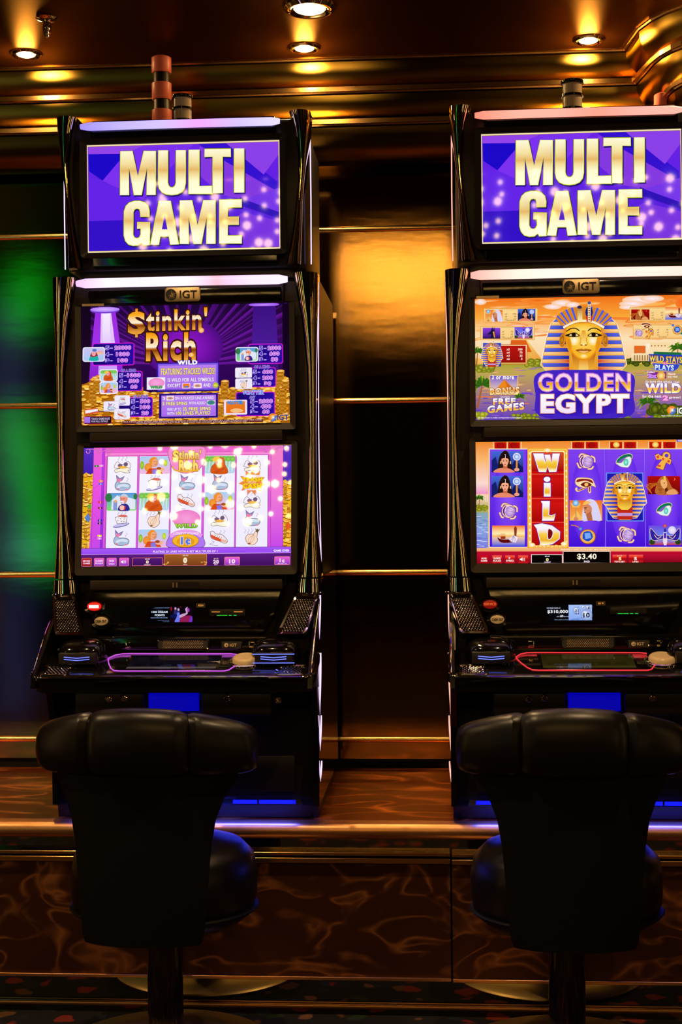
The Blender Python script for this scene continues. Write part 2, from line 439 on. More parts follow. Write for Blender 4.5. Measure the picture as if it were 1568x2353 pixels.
            s.add(pts, fs, cols)
        if shift: put(bold + (ew if edge else 0), shift[2], shift[0], shift[1])
        if edge: put(bold + ew, edge)
        put(bold, c)
    def build(s, name, parent, m, loc=(0, 0, 0), rx=0.):
        me = bpy.data.meshes.new(name); me.from_pydata(s.v, [], s.f); me.update()
        bm = bmesh.new(); bm.from_mesh(me); bm.normal_update()
        for f in bm.faces:
            if f.normal.y > 0: f.normal_flip()
        bm.to_mesh(me); bm.free()
        a = me.color_attributes.new('Col', 'FLOAT_COLOR', 'POINT')
        a.data.foreach_set('color', [x for c in s.col for x in (*c, 1.0)])
        o = link(name, me, m, parent, False, loc); o.rotation_euler = (rx, 0, 0)
        return o


# ------------------------------------------------------------------ pictures shown on the screens
rnd = random.Random(5)
GOLDG = grad([(0, '#f08a10'), (.18, '#ffb52a'), (.5, '#fff3d8'), (.56, '#c8701c'), (.62, '#8a3a06'), (1, '#ffb040')])

def coins(a, x0, x1, ytop, y1, n, rx=26, seed=1):
    r = random.Random(seed); items = []
    for _ in range(n):
        x = r.uniform(x0, x1); y = ytop(x) + (y1 - ytop(x)) * r.random() ** .9; items.append((y, x))
    items.sort()
    for y, x in items:
        q = rx * r.uniform(.7, 1.15); k = r.choice(['#f0a020', '#ffc23c', '#e08a12', '#ffd860', '#d87c0c'])
        a.ell(x, y + 5, q, q * .42, '#7a3c06', n=10); a.ell(x, y, q, q * .38, k, r.choice(['#ffe9a0', '#ffc84a', '#e89a20']), n=10)
def stack(a, x, y, n, rx=26, lean=0.):
    for k in range(n):
        a.ell(x + lean * k, y - k * 9 + 4, rx, rx * .36, '#6e3604', n=12); a.ell(x + lean * k, y - k * 9, rx, rx * .34, '#f2a428' if k % 2 else '#e8940e', '#ffe08a' if k == n - 1 else '#ffc040', n=12)

def steam(a, x, y, h=34, c='#a898b0', k=3, gap=26, wd=2.4):
    for i in range(k):
        X = x + (i - (k - 1) / 2) * gap
        a.curve([(X, y), (X - 6, y - h * .3), (X + 5, y - h * .6), (X - 3, y - h)], [wd] * 19, c, 6)
# reel symbols: drawn round a centre, k = scale (1 = the 2.9x crop of the photograph)
def s_egg(a, x, y, k=1.):
    steam(a, x, y - 30 * k, 34 * k, k=3, gap=26 * k)
    a.blob([(x + p * k, y + q * k) for p, q in ((-54, 2), (-36, -26), (-10, -8), (10, -8), (36, -28), (54, -4), (46, 18), (-46, 18))], '#f3ecf4', '#6a5068', 2.5 * k)
    a.blob([(x + p * k, y + q * k) for p, q in ((-52, 30), (-20, 20), (40, 16), (56, 32), (38, 34), (52, 48), (20, 50), (-10, 42), (-44, 46))], '#f6f0d8', '#6a5068', 2.5 * k)
    a.ell(x - 16 * k, y + 0 * k, 16 * k, 12 * k, '#7a5a80', n=10); a.ell(x + 22 * k, y - 8 * k, 15 * k, 14 * k, '#6c5678', n=10)
    a.ell(x + 2 * k, y + 12 * k, 30 * k, 9 * k, '#e89818', '#ffd060', n=14)
def s_tail(a, x, y, k=1.):
    steam(a, x + 36 * k, y - 10 * k, 30 * k, k=1)
    a.blob([(x + p * k, y + q * k) for p, q in ((-48, 10), (-36, -14), (-24, -16), (-12, -4), (20, -4), (48, 4), (56, 22), (40, 42), (-10, 46), (-40, 36))], '#a8bcd8', '#44485e', 3 * k)
    a.poly([(x + p * k, y + q * k) for p, q in ((-36, -14), (-42, -62), (-16, -36), (18, -52), (2, -22), (-20, -10))], '#7a7ab0')
    a.poly([(x + p * k, y + q * k) for p, q in ((-32, -16), (-34, -40), (-16, -28), (2, -38), (-6, -20), (-20, -10))], '#ee82a8')
    a.blob([(x + p * k, y + q * k) for p, q in ((-30, 14), (10, 2), (46, 12), (40, 24), (0, 20), (-28, 32))], '#d2e2f2')
    a.ell(x - 26 * k, y + 36 * k, 9 * k, 6 * k, '#e87898', n=8, rot=40); a.ell(x + 34 * k, y + 42 * k, 9 * k, 5 * k, '#f08098', n=8)
def s_cake(a, x, y, k=1.):
    steam(a, x + 4 * k, y - 32 * k, 24 * k, k=3, gap=24 * k)
    a.ell(x, y + 34 * k, 56 * k, 13 * k, '#5a5890', n=18, rot=-12); a.ell(x, y + 31 * k, 53 * k, 11 * k, '#c4bff0', n=18, rot=-12)
    a.poly([(x + p * k, y + q * k) for p, q in ((-44, -16), (-16, -30), (42, -26), (34, 22), (-28, 26))], '#5a5058')
    a.poly([(x + p * k, y + q * k) for p, q in ((-41, -14), (-16, -27), (39, -23), (31, 20), (-26, 23))], '#f0ecee')
    a.blob([(x + p * k, y + q * k) for p, q in ((-22, -24), (0, -36), (38, -30), (30, -18), (0, -20))], '#d86858')
    for p, q in ((-22, 4), (2, 10), (20, -6), (-4, -8), (18, 12)): a.ell(x + p * k, y + q * k, 4 * k, 4 * k, '#9a929e', n=8)
def s_shoe(a, x, y, k=1.):
    steam(a, x + 24 * k, y - 24 * k, 26 * k, k=2, gap=26 * k)
    a.curve([(x - 48 * k, y + 20 * k), (x - 30 * k, y + 30 * k), (x - 60 * k, y + 42 * k), (x - 20 * k, y + 52 * k), (x - 4 * k, y + 50 * k)], 2.6 * k, '#8a6888')
    a.blob([(x + p * k, y + q * k) for p, q in ((-56, -38), (-38, -44), (-20, -26), (20, -20), (48, 6), (58, 26), (40, 38), (0, 22), (-50, 2))], '#f4e8ec', '#6a3a48', 3 * k)
    a.blob([(x + p * k, y + q * k) for p, q in ((-52, -22), (-30, -10), (0, 2), (26, 20), (10, 24), (-46, 2))], '#e0542c')
    for i in range(4): a.line([(x + (-22 + 14 * i) * k, y + (-20 + 5 * i) * k), (x + (-30 + 14 * i) * k, y + (-4 + 5 * i) * k)], 3 * k, '#a03424')
    a.ell(x + 34 * k, y + 22 * k, 22 * k, 9 * k, '#e8b8a0', n=12, rot=20)
def s_onion(a, x, y, k=1.):
    steam(a, x - 20 * k, y - 26 * k, 30 * k, k=3, gap=22 * k)
    a.blob([(x + p * k, y + q * k) for p, q in ((-40, 6), (-24, -20), (10, -22), (30, -44), (40, -36), (36, -6), (38, 26), (10, 50), (-24, 42))], '#f8dcc8', '#8a4a38', 3 * k)
    for d in (-18, 0, 16): a.curve([(x + (16 - .1 * d) * k, y - 20 * k), (x + d * k, y + 10 * k), (x - 14 * k + d * .3 * k, y + 42 * k)], 2.4 * k, '#c88868')
    a.poly([(x + p * k, y + q * k) for p, q in ((30, -36), (24, -60), (36, -52), (44, -64), (42, -50), (56, -56), (40, -30))], '#6a5a30')
    a.ell(x - 14 * k, y + 40 * k, 9 * k, 5 * k, '#8a5020', n=8)
def scene_bg(a, x0, y0, x1, y1, top, bot, r=12):
    o = rr(x0, x1, y0, y1, r, 3); a.poly(o, [top if p[1] < (y0 + y1) / 2 else bot for p in o])
def s_man(a, x, y, w=202, h=118):            # seated figure in an orange coat in a garden
    x0, x1, y0, y1 = x - w / 2, x + w / 2, y - h / 2, y + h / 2; k = w / 202
    scene_bg(a, x0, y0, x1, y1, '#a8d0f0', '#f2b8e0')
    a.ell(x - 86 * k, y, 14 * k, 28 * k, '#7ab41e', '#b8e040', n=12); a.ell(x + 72 * k, y - 14 * k, 13 * k, 22 * k, '#a8c81e', '#e0f050', n=12)
    a.ell(x - 44 * k, y + 14 * k, 26 * k, 28 * k, '#e8862a', '#f8a040')
    a.poly([(x - 60 * k, y1), (x - 38 * k, y + 22 * k), (x + 30 * k, y + 22 * k), (x + 56 * k, y1)], '#d84818')
    a.poly([(x - 14 * k, y1), (x - 18 * k, y + 32 * k), (x + 12 * k, y + 26 * k), (x + 22 * k, y1)], '#8478e0')
    a.blob([(x - 34 * k, y - 36 * k), (x - 10 * k, y - 52 * k), (x + 16 * k, y - 38 * k), (x + 20 * k, y - 10 * k), (x + 6 * k, y + 6 * k), (x - 20 * k, y + 4 * k)], '#f4a878', '#b05820', 2 * k)
    a.blob([(x - 38 * k, y - 34 * k), (x - 12 * k, y - 56 * k), (x + 14 * k, y - 46 * k), (x - 12 * k, y - 38 * k), (x - 22 * k, y - 4 * k), (x - 34 * k, y - 10 * k)], '#f0902c')
    a.line([(x - 6 * k, y - 24 * k), (x + 4 * k, y - 26 * k)], 2.5 * k, '#7a3818'); a.line([(x + 10 * k, y - 26 * k), (x + 16 * k, y - 24 * k)], 2.5 * k, '#7a3818'); a.curve([(x - 2 * k, y - 6 * k), (x + 8 * k, y - 2 * k), (x + 16 * k, y - 8 * k)], 2.5 * k, '#8a3018'); a.curve([(x + 6 * k, y - 22 * k), (x + 14 * k, y - 14 * k), (x + 6 * k, y - 12 * k)], 2 * k, '#c06838')
    a.ell(x + 40 * k, y + 30 * k, 26 * k, 14 * k, '#f0b090'); a.ell(x + 28 * k, y + 22 * k, 16 * k, 9 * k, '#a0481c')
def s_woman(a, x, y, w=202, h=118):          # fair-haired figure in glasses and an orange fur coat, palms
    x0, x1, y0, y1 = x - w / 2, x + w / 2, y - h / 2, y + h / 2; k = w / 202
    scene_bg(a, x0, y0, x1, y1, '#8cd070', '#b8d8f0')
    for i in range(9): a.line([(x0 + (12 + 22 * i) * k, y0 + 34 * k), (x0 + (6 + 22 * i) * k, y1 - 12 * k)], 5 * k, '#e4eef8')
    for i in range(7): a.ell(x0 + (18 + 28 * i) * k, y0 + 22 * k, 20 * k, 17 * k, '#62b846', '#98d860', n=10)
    a.blob([(x - 52 * k, y1), (x - 56 * k, y + 16 * k), (x - 34 * k, y - 8 * k), (x - 8 * k, y - 44 * k), (x + 24 * k, y - 44 * k), (x + 36 * k, y + 0 * k), (x + 52 * k, y1)], '#d85818', '#9a3408', 2 * k)
    a.blob([(x - 30 * k, y - 20 * k), (x - 10 * k, y - 44 * k), (x + 12 * k, y - 36 * k), (x + 14 * k, y - 8 * k), (x - 4 * k, y + 8 * k), (x - 26 * k, y)], '#f8a89c', '#b04838', 2 * k)
    a.blob([(x - 50 * k, y - 30 * k), (x - 34 * k, y - 52 * k), (x - 4 * k, y - 52 * k), (x - 8 * k, y - 34 * k), (x - 30 * k, y - 18 * k)], '#f4c84a')
    a.line([(x - 22 * k, y - 16 * k), (x + 12 * k, y - 20 * k)], 7 * k, '#d060c0'); a.ell(x + 4 * k, y - 2 * k, 6 * k, 3 * k, '#c02838', n=8)
    a.blob([(x - 36 * k, y + 44 * k), (x + 20 * k, y + 18 * k), (x + 32 * k, y + 32 * k), (x - 20 * k, y1)], '#c84c14')
def s_banker(a, x, y, w=202, h=118):         # grey-haired figure with a moustache before a white house
    x0, x1, y0, y1 = x - w / 2, x + w / 2, y - h / 2, y + h / 2; k = w / 202
    scene_bg(a, x0, y0, x1, y1, '#5c98e0', '#7cd860')
    a.ell(x0 + 12 * k, y0 + 30 * k, 24 * k, 30 * k, '#2e7a44', n=12); a.ell(x1 - 8 * k, y0 + 24 * k, 14 * k, 20 * k, '#2e7a44', n=12)
    a.poly([(x - 70 * k, y1 - 6 * k), (x - 66 * k, y - 10 * k), (x - 30 * k, y - 44 * k), (x + 30 * k, y - 34 * k), (x + 92 * k, y - 14 * k), (x + 92 * k, y1 - 8 * k)], '#e2e6f6')
    a.line([(x - 74 * k, y - 6 * k), (x - 30 * k, y - 46 * k), (x + 8 * k, y - 20 * k)], 4 * k, '#8c9ccc')
    a.rect(x - 56 * k, y - 6 * k, x - 30 * k, y1 - 2 * k, '#8898d8'); a.ell(x - 42 * k, y - 4 * k, 9 * k, 11 * k, '#f0b060', n=10)
    a.blob([(x - 20 * k, y1), (x - 16 * k, y + 28 * k), (x + 14 * k, y + 12 * k), (x + 44 * k, y + 22 * k), (x + 52 * k, y1)], '#2c2a90')
    a.ell(x + 4 * k, y + 40 * k, 18 * k, 17 * k, '#f8b0a0', '#fcd0c0'); a.poly([(x + 16 * k, y1), (x + 20 * k, y + 30 * k), (x + 30 * k, y + 30 * k), (x + 24 * k, y1)], '#c82830')
    a.blob([(x - 8 * k, y - 36 * k), (x + 20 * k, y - 48 * k), (x + 38 * k, y - 30 * k), (x + 32 * k, y - 2 * k), (x + 14 * k, y + 14 * k), (x - 4 * k, y + 6 * k)], '#f2967c', '#a04838', 2 * k)
    a.blob([(x - 8 * k, y - 38 * k), (x + 10 * k, y - 54 * k), (x + 34 * k, y - 46 * k), (x + 44 * k, y - 26 * k), (x + 26 * k, y - 34 * k), (x + 4 * k, y - 34 * k)], '#c8cce0')
    a.line([(x - 6 * k, y - 20 * k), (x + 4 * k, y - 18 * k)], 3 * k, '#3a2030'); a.line([(x + 10 * k, y - 18 * k), (x + 20 * k, y - 22 * k)], 3 * k, '#3a2030'); a.ell(x + 4 * k, y - 9 * k, 4 * k, 6 * k, '#e07858', n=8); a.ell(x + 34 * k, y - 14 * k, 5 * k, 8 * k, '#e88868', n=8)
    a.ell(x + 4 * k, y - 2 * k, 13 * k, 6 * k, '#e8ecf8', n=10); a.ell(x + 10 * k, y + 10 * k, 10 * k, 6 * k, '#d8dcf0', n=10)
def s_cook(a, x, y, w=202, h=118):           # figure in a blue cap and green top
    x0, x1, y0, y1 = x - w / 2, x + w / 2, y - h / 2, y + h / 2; k = w / 202
    scene_bg(a, x0, y0, x1, y1, '#c8c4f0', '#a8c8f4'); a.rect(x + 30 * k, y - 34 * k, x1 - 6 * k, y + 2 * k, '#f0a0c0', '#f0c890')
    a.blob([(x - 34 * k, y + 50 * k), (x - 28 * k, y - 10 * k), (x + 4 * k, y - 40 * k), (x + 36 * k, y), (x + 34 * k, y + 40 * k)], '#9a2434')
    a.ell(x, y - 12 * k, 22 * k, 30 * k, '#f0a8b0'); a.ell(x + 6 * k, y - 40 * k, 22 * k, 14 * k, '#4a78c8'); a.ell(x - 4 * k, y - 8 * k, 5 * k, 4 * k, '#d86878', n=8)
    a.blob([(x - 42 * k, y1), (x - 34 * k, y + 22 * k), (x, y + 28 * k), (x + 36 * k, y + 18 * k), (x + 44 * k, y1)], '#1cb4a8')
def s_trash(a, x, y, k=1.):
    a.star(x, y, 92 * k, 58 * k, 11, '#f08840', .2); a.ell(x, y - 38 * k, 60 * k, 14 * k, '#f2dce8', '#fff4fa')
    a.ell(x + 6 * k, y + 44 * k, 58 * k, 10 * k, '#e8c8d8', '#fff0f4')
    a.text('TRASH', x - 68 * k, y - 34 * k, x + 68 * k, y - 4 * k, '#f6dc10', .05, '#a86010', .03)
    a.text('FOR', x - 28 * k, y - 8 * k, x + 28 * k, y + 10 * k, '#f0a860', .04, '#fff4e8', .03)
    a.text('CASH', x - 62 * k, y + 6 * k, x + 62 * k, y + 42 * k, '#f6dc10', .05, '#a86010', .03)
def s_wild(a, x, y, k=1.):                   # pink disc behind the word, the animal left out
    a.ell(x, y - 8 * k, 96 * k, 56 * k, '#ee7cc8', '#f8a0dc', n=28)
    a.text('WILD', x - 74 * k, y + 28 * k, x + 78 * k, y + 58 * k, grad([(0, '#b8e850'), (1, '#68b418')]), .06, '#2c6a18', .05)

def logo_disc(a, x, y, r):
    a.ell(x, y, r, r, '#f07818', '#ffb83c', n=24)
    a.poly([(x + .25 * r, y - .1 * r)] + [(x + r * math.cos(t), y + r * math.sin(t)) for t in [math.radians(d) for d in range(-35, 116, 15)]], '#3a70d0')
    for i in range(9):
        t = math.radians(-170 + 38 * i); q = r * (.8 if i % 2 else .6)
        a.line([(x + .15 * r, y), (x + .15 * r + q * math.cos(t), y + q * math.sin(t))], [.14 * r, .02 * r], '#fff2dc')

def pay_rows(a, x0, xr, ys, rows, h=26):
    for y, (n, v) in zip(ys, rows):
        a.text(n, x0, y - h / 2, x0 + 22, y + h / 2, '#4a2ab0', .03, '#c8b0ff', .07)
        a.rect(x0 + 30, y - 1, x0 + 48, y + 5, '#c8b0ff')
        wv = 22 * len(v); cx = (x0 + 58 + xr) / 2
        a.text(v, cx - wv / 2, y - h / 2, cx + wv / 2, y + h / 2, '#b060d8', .03, '#f4b0ff', .07)

def art_upper_left():
    a = Art((62, 235), (1473, 230), (1476, 1037), (78, 1035), WU, HU)
    a.bands([(40, 1500, 220), (40, 1500, 500), (40, 1500, 760), (40, 1500, 1050)], ['#1c0630', '#3a0a60', '#2c0450', '#180320'])
    c0 = (760, 640)
    for i in range(34):
        t = math.radians(-178 + i * 5.3); t2 = t + math.radians(1.2 + 2.2 * rnd.random())
        R1 = 900; col = rnd.choice(['#5c1090', '#4a0c78', '#6a149c'])
        a.poly([c0, (c0[0] + R1 * math.cos(t), max(c0[1] + R1 * math.sin(t), 215)), (c0[0] + R1 * math.cos(t2), max(c0[1] + R1 * math.sin(t2), 215))], ['#6c18a0', col, '#3a0860'] if i % 2 else ['#7a1cac', '#40106a', '#2c084a'])
    a.ell(760, 520, 270, 200, '#4c0c80', '#9c18d8', n=36)
    a.rect(62, 235, 130, 760, '#14041c', '#200828'); a.rect(1430, 235, 1476, 760, '#12031c', '#180424')
    # column with its capital, and the top of a second one
    a.bands([(160, 300, 275), (140, 330, 480), (120, 360, 740)], ['#9a2ce0', '#a030e8', '#8420c8'])
    a.bands([(200, 268, 275), (196, 296, 480), (180, 320, 740)], ['#e8c8ff', '#e0c0ff', '#c088f8'])
    a.bands([(210, 262, 280), (212, 262, 400), (222, 282, 600)], ['#f8ecff', '#f0dcff', '#d0a8ff'])
    a.ell(226, 262, 101, 20, '#7a3cd8'); a.ell(226, 255, 101, 17, '#b07cff', '#d8b8ff')
    a.ell(1306, 240, 104, 14, '#9a50f0', '#c890ff'); a.bands([(1235, 1385, 250), (1220, 1400, 560), (1216, 1404, 760)], ['#3c1080', '#4c1c98', '#200848'])
    # coin heap
    hp = lambda x: 760 - 70 * math.exp(-((x - 200) / 70) ** 2) + 60 * math.exp(-((x - 560) / 140) ** 2) - 40 * math.exp(-((x - 1430) / 60) ** 2) + 40 * math.exp(-((x - 1080) / 90) ** 2)
    top = [(x, hp(x)) for x in range(62, 1477, 15)]
    a.poly([(62, 1040)] + top + [(1476, 1040)], '#b06808')
    coins(a, 70, 1476, hp, 1034, 620, 24, 3)
    for sx, sy, n, ln in ((150, 900, 17, 0), (180, 800, 9, 0), (220, 820, 8, 0), (350, 830, 11, .5), (470, 860, 9, -.4), (1040, 860, 13, .4), (1100, 900, 12, 0), (1400, 860, 20, .9), (1430, 960, 19, 0), (1370, 930, 9, 0), (1450, 800, 6, 0), (120, 960, 8, 0), (560, 960, 10, 0), (1010, 980, 9, 0)):
        stack(a, sx, sy, n, 27, ln)
    # title
        dollar(a, 386, 256, 506, 448, GOLDG, .05, '#3a1404', .04)
    a.text("tinkin'", 512, 262, 926, 412, GOLDG, .03, '#3a1404', .05, rise=-.02)
    a.text('Rich', 512, 418, 848, 612, GOLDG, .035, '#3a1404', .05)
    a.ell(885, 408, 18, 18, '#f8a028', '#ffe0a0'); a.ell(818, 572, 18, 16, '#f8a028', '#ffe0a0')
    # pay cards
    def pays(x0, y0, x1, y1, tx, xr, ys, rows, head=None):
        a.rrect(x0 - 5, y0 - 5, x1 + 5, y1 + 5, 16, '#e01cd0'); a.rrect(x0 - 1, y0 - 1, x1 + 1, y1 + 1, 13, '#7010b8')
        o = rr(x0 + 3, x1 - 3, y0 + 3, y1 - 3, 11, 3); a.poly(o, ['#1a0668' if p[0] < (x0 + x1) / 2 else '#2a0ca0' for p in o])
        pay_rows(a, tx, xr, ys, rows)
        if head: a.text(head, *head_box, '#5c48c0', .03, '#b8a8ff', .05)
    pays(152, 488, 428, 630, 238, 412, (516, 559, 601), (('5', '20000'), ('4', '1000'), ('3', '100')))
    head_box = (342, 660, 444, 680); pays(240, 678, 484, 804, 333, 470, (702, 741, 779), (('5', '1000'), ('4', '500'), ('3', '60')), 'OF A KIND')
    head_box = (424, 836, 528, 858); pays(330, 855, 555, 978, 416, 540, (878, 917, 957), (('5', '500'), ('4', '100'), ('3', '20')), 'OF A KIND')
    pays(1205, 510, 1430, 635, 1276, 1420, (534, 572, 611), (('5', '2000'), ('4', '600'), ('3', '80')))
    head_box = (1242, 650, 1346, 670); pays(1160, 668, 1382, 792, 1234, 1370, (693, 733, 772), (('5', '600'), ('4', '200'), ('3', '30')), 'OF A KIND')
    pays(1122, 832, 1374, 985, 1217, 1362, (890, 925, 960), (('5', '2000'), ('4', '400'), ('3', '60')))
    a.text('SCATTER', 1168, 815, 1306, 845, '#7484e8', .05, '#d0c8ff', .05); a.text('ANY', 1208, 853, 1250, 872, '#8070d8', .03, '#c8b8ff', .03)
    for (x0, y0, x1, y1, f) in ((84, 512, 230, 604, s_cook), (200, 662, 318, 738, s_woman), (202, 745, 320, 822, s_man), (1120, 528, 1266, 620, s_banker)):
        a.card(x0, y0, x1, y1, 12, '#e8e4f8', '#f0ecff', 3); f(a, (x0 + x1) / 2, (y0 + y1) / 2, x1 - x0 - 8, y1 - y0 - 8)
    for (x0, y0, x1, y1, f) in ((302, 838, 404, 904, s_cake), (228, 876, 330, 942, s_tail), (300, 928, 404, 996, s_shoe), (1115, 664, 1225, 730, s_egg), (1116, 737, 1226, 805, s_onion)):
        a.card(x0, y0, x1, y1, 8, '#f0eafa', '#c8b8e0', 2); f(a, (x0 + x1) / 2, (y0 + y1) / 2 + 5, .5)
    a.card(1040, 880, 1192, 976, 6, '#f0e4fa', '#d0c0f0', 2); a.rect(1052, 888, 1180, 966, '#f08020', '#e86c10')
    a.text('SCATTER', 1062, 886, 1168, 908, '#48a0f0', .05, '#1c3c90', .05); a.blob([(1080, 950), (1110, 936), (1150, 940), (1166, 956), (1110, 964)], '#f8c080')
    # rules boards
    a.rect(585, 622, 1006, 818, '#3c1ca8', '#24107c'); a.rect(594, 630, 998, 808, '#8c60e8', '#7048d8'); a.rect(604, 642, 986, 798, '#bc80f4', '#a86cec')
    a.text('WILD', 724, 608, 860, 638, '#ffffff', .06, '#4a28b8', .06)
    a.text('FEATURING STACKED WILDS!', 616, 660, 978, 704, '#f8f060', .02, '#7c4400', .035)
    a.text('IS WILD FOR ALL SYMBOLS', 660, 726, 970, 752, '#fbf4ff', .02, '#6a3cb0', .03); a.text('EXCEPT', 660, 764, 748, 788, '#fbf4ff', .02, '#6a3cb0', .03)
    a.text('AND', 900, 764, 948, 788, '#fbf4ff', .02, '#6a3cb0', .03); a.text(',', 822, 780, 828, 792, '#fbf4ff')
    a.rect(758, 762, 812, 797, '#f0e0f8'); a.rect(762, 765, 808, 793, '#f07c20'); a.ell(786, 786, 18, 6, '#5078c8', n=8)
    a.rect(834, 762, 890, 797, '#f0e0f8'); a.ell(862, 780, 22, 11, '#e8b030', '#8858b8', n=12); a.star(983, 778, 25, 15, 10, '#a8c030'); a.ell(983, 778, 14, 9, '#e8d848', n=10)
    a.card(520, 720, 642, 800, 3, '#f4eefc', '#b8a0e0', 2); a.ell(584, 758, 55, 34, '#f088cc', '#f8a8dc', n=24); a.text('WILD', 542, 776, 624, 794, '#30b050', .06, '#106030', .04)
    a.rect(602, 830, 998, 996, '#3010a0', '#2c1090'); a.rect(610, 836, 990, 990, '#1c0858'); a.rect(618, 842, 985, 984, '#bc80f4', '#a86cec')
    a.text('3', 628, 852, 643, 872, '#fbf4ff', .03, '#6a3cb0', .03); a.card(652, 844, 702, 876, 2, '#f0e0f8', '#b8a0e0', 1); a.ell(677, 861, 21, 10, '#e8b030', '#8858b8', n=12)
    a.text('ON A PLAYED LINE AWARD', 708, 851, 970, 872, '#fbf4ff', .02, '#6a3cb0', .03)
    a.text('5 FREE SPINS', 626, 885, 792, 908, '#f8f080', .03, '#5c3a20', .03); a.text('WITH ADDED', 804, 886, 914, 906, '#fbf4ff', .02, '#6a3cb0', .03)
    a.rect(924, 878, 980, 912, '#d8c8f4'); a.ell(952, 894, 26, 15, '#2c9c50', '#4c60b0', n=14)
    a.text('WIN UP TO', 656, 926, 752, 946, '#fbf4ff', .02, '#6a3cb0', .03); a.text('35 FREE SPINS', 762, 922, 950, 946, '#f8f080', .03, '#5c3a20', .03)
    a.text('WITH', 656, 954, 706, 973, '#fbf4ff', .02, '#6a3cb0', .03); a.text('100 LINES PLAYED', 716, 950, 946, 974, '#f8f080', .03, '#5c3a20', .03)
    # corner plates
    a.poly([(98, 928), (190, 918), (193, 952), (100, 962)], '#e85828'); a.poly([(102, 934), (188, 924), (188, 940), (104, 955)], '#f8ecf4')
    a.text('King Show', 108, 932, 184, 952, '#204890', .0, slant=6)
    a.rrect(94, 974, 282, 1026, 8, '#c02858'); a.rrect(97, 977, 279, 1023, 7, '#14060c'); a.rect(97, 979, 138, 1019, '#b07cf0', '#9c68e0')
    a.text('TOUCH GAME RULES', 145, 984, 270, 998, '#d8c0f0', .02); a.text('FOR FULL DETAILS', 145, 1002, 258, 1015, '#d8c0f0', .02)
    a.rect(354, 1010, 1300, 1030, '#6a2a28'); a.text('MULTIPLE LINE WINS ARE ADDED AND EACH AWARD IS MULTIPLIED BY THE CREDITS BET PER LINE', 358, 1011, 1290, 1019, '#e8c8c8', .0)
    a.text('MALFUNCTION VOIDS ALL PAYS AND PLAYS WITH THE HIGHEST AWARD PAID ON EACH LINE', 450, 1021, 1190, 1029, '#e8c8c8', .0)
    logo_disc(a, 1362, 1000, 27); a.text('IGT', 1394, 983, 1470, 1019, '#28409c', .03)
    return a

def dollar(a, x0, y0, x1, y1, g, bold, e, ew):
    c = (x0 + x1) / 2; w_ = (x1 - x0) * .07; h_ = (y1 - y0)
    a.rect(c - w_ - 4, y0 - 3, c + w_ + 4, y1 + 3, e)
    a.text('S', x0, y0 + h_ * .1, x1, y1 - h_ * .1, g, bold, e, ew)
    for k in range(12):
        t0, t1 = k / 12, (k + 1) / 12
        if t0 < .12 or t1 > .88: a.add([(c - w_, y0 + h_ * t0), (c + w_, y0 + h_ * t0), (c + w_, y0 + h_ * t1), (c - w_, y0 + h_ * t1)], [(0, 1, 2, 3)], [g(t0), g(t0), g(t1), g(t1)])
def cents(a, x0, y0, x1, y1, col, bold, e, ew):
    a.text('1c', x0, y0, x1, y1, col, bold, e, ew); c = x0 + (x1 - x0) * .72; h_ = y1 - y0
    a.line([(c, y0 + h_ * .14), (c, y1 + h_ * .12)], h_ * .11, col)

def title_small(a, x0, y0, x1, y1, g):
    w_, h_ = x1 - x0, y1 - y0; e = '#a86814'
    dollar(a, x0, y0, x0 + .22 * w_, y0 + .56 * h_, g, .05, e, .04); a.text("tinkin'", x0 + .22 * w_, y0 + .02 * h_, x1, y0 + .46 * h_, g, .04, e, .04)
    a.text('Rich', x0 + .22 * w_, y0 + .46 * h_, x1 - .1 * w_, y1, g, .05, e, .04)

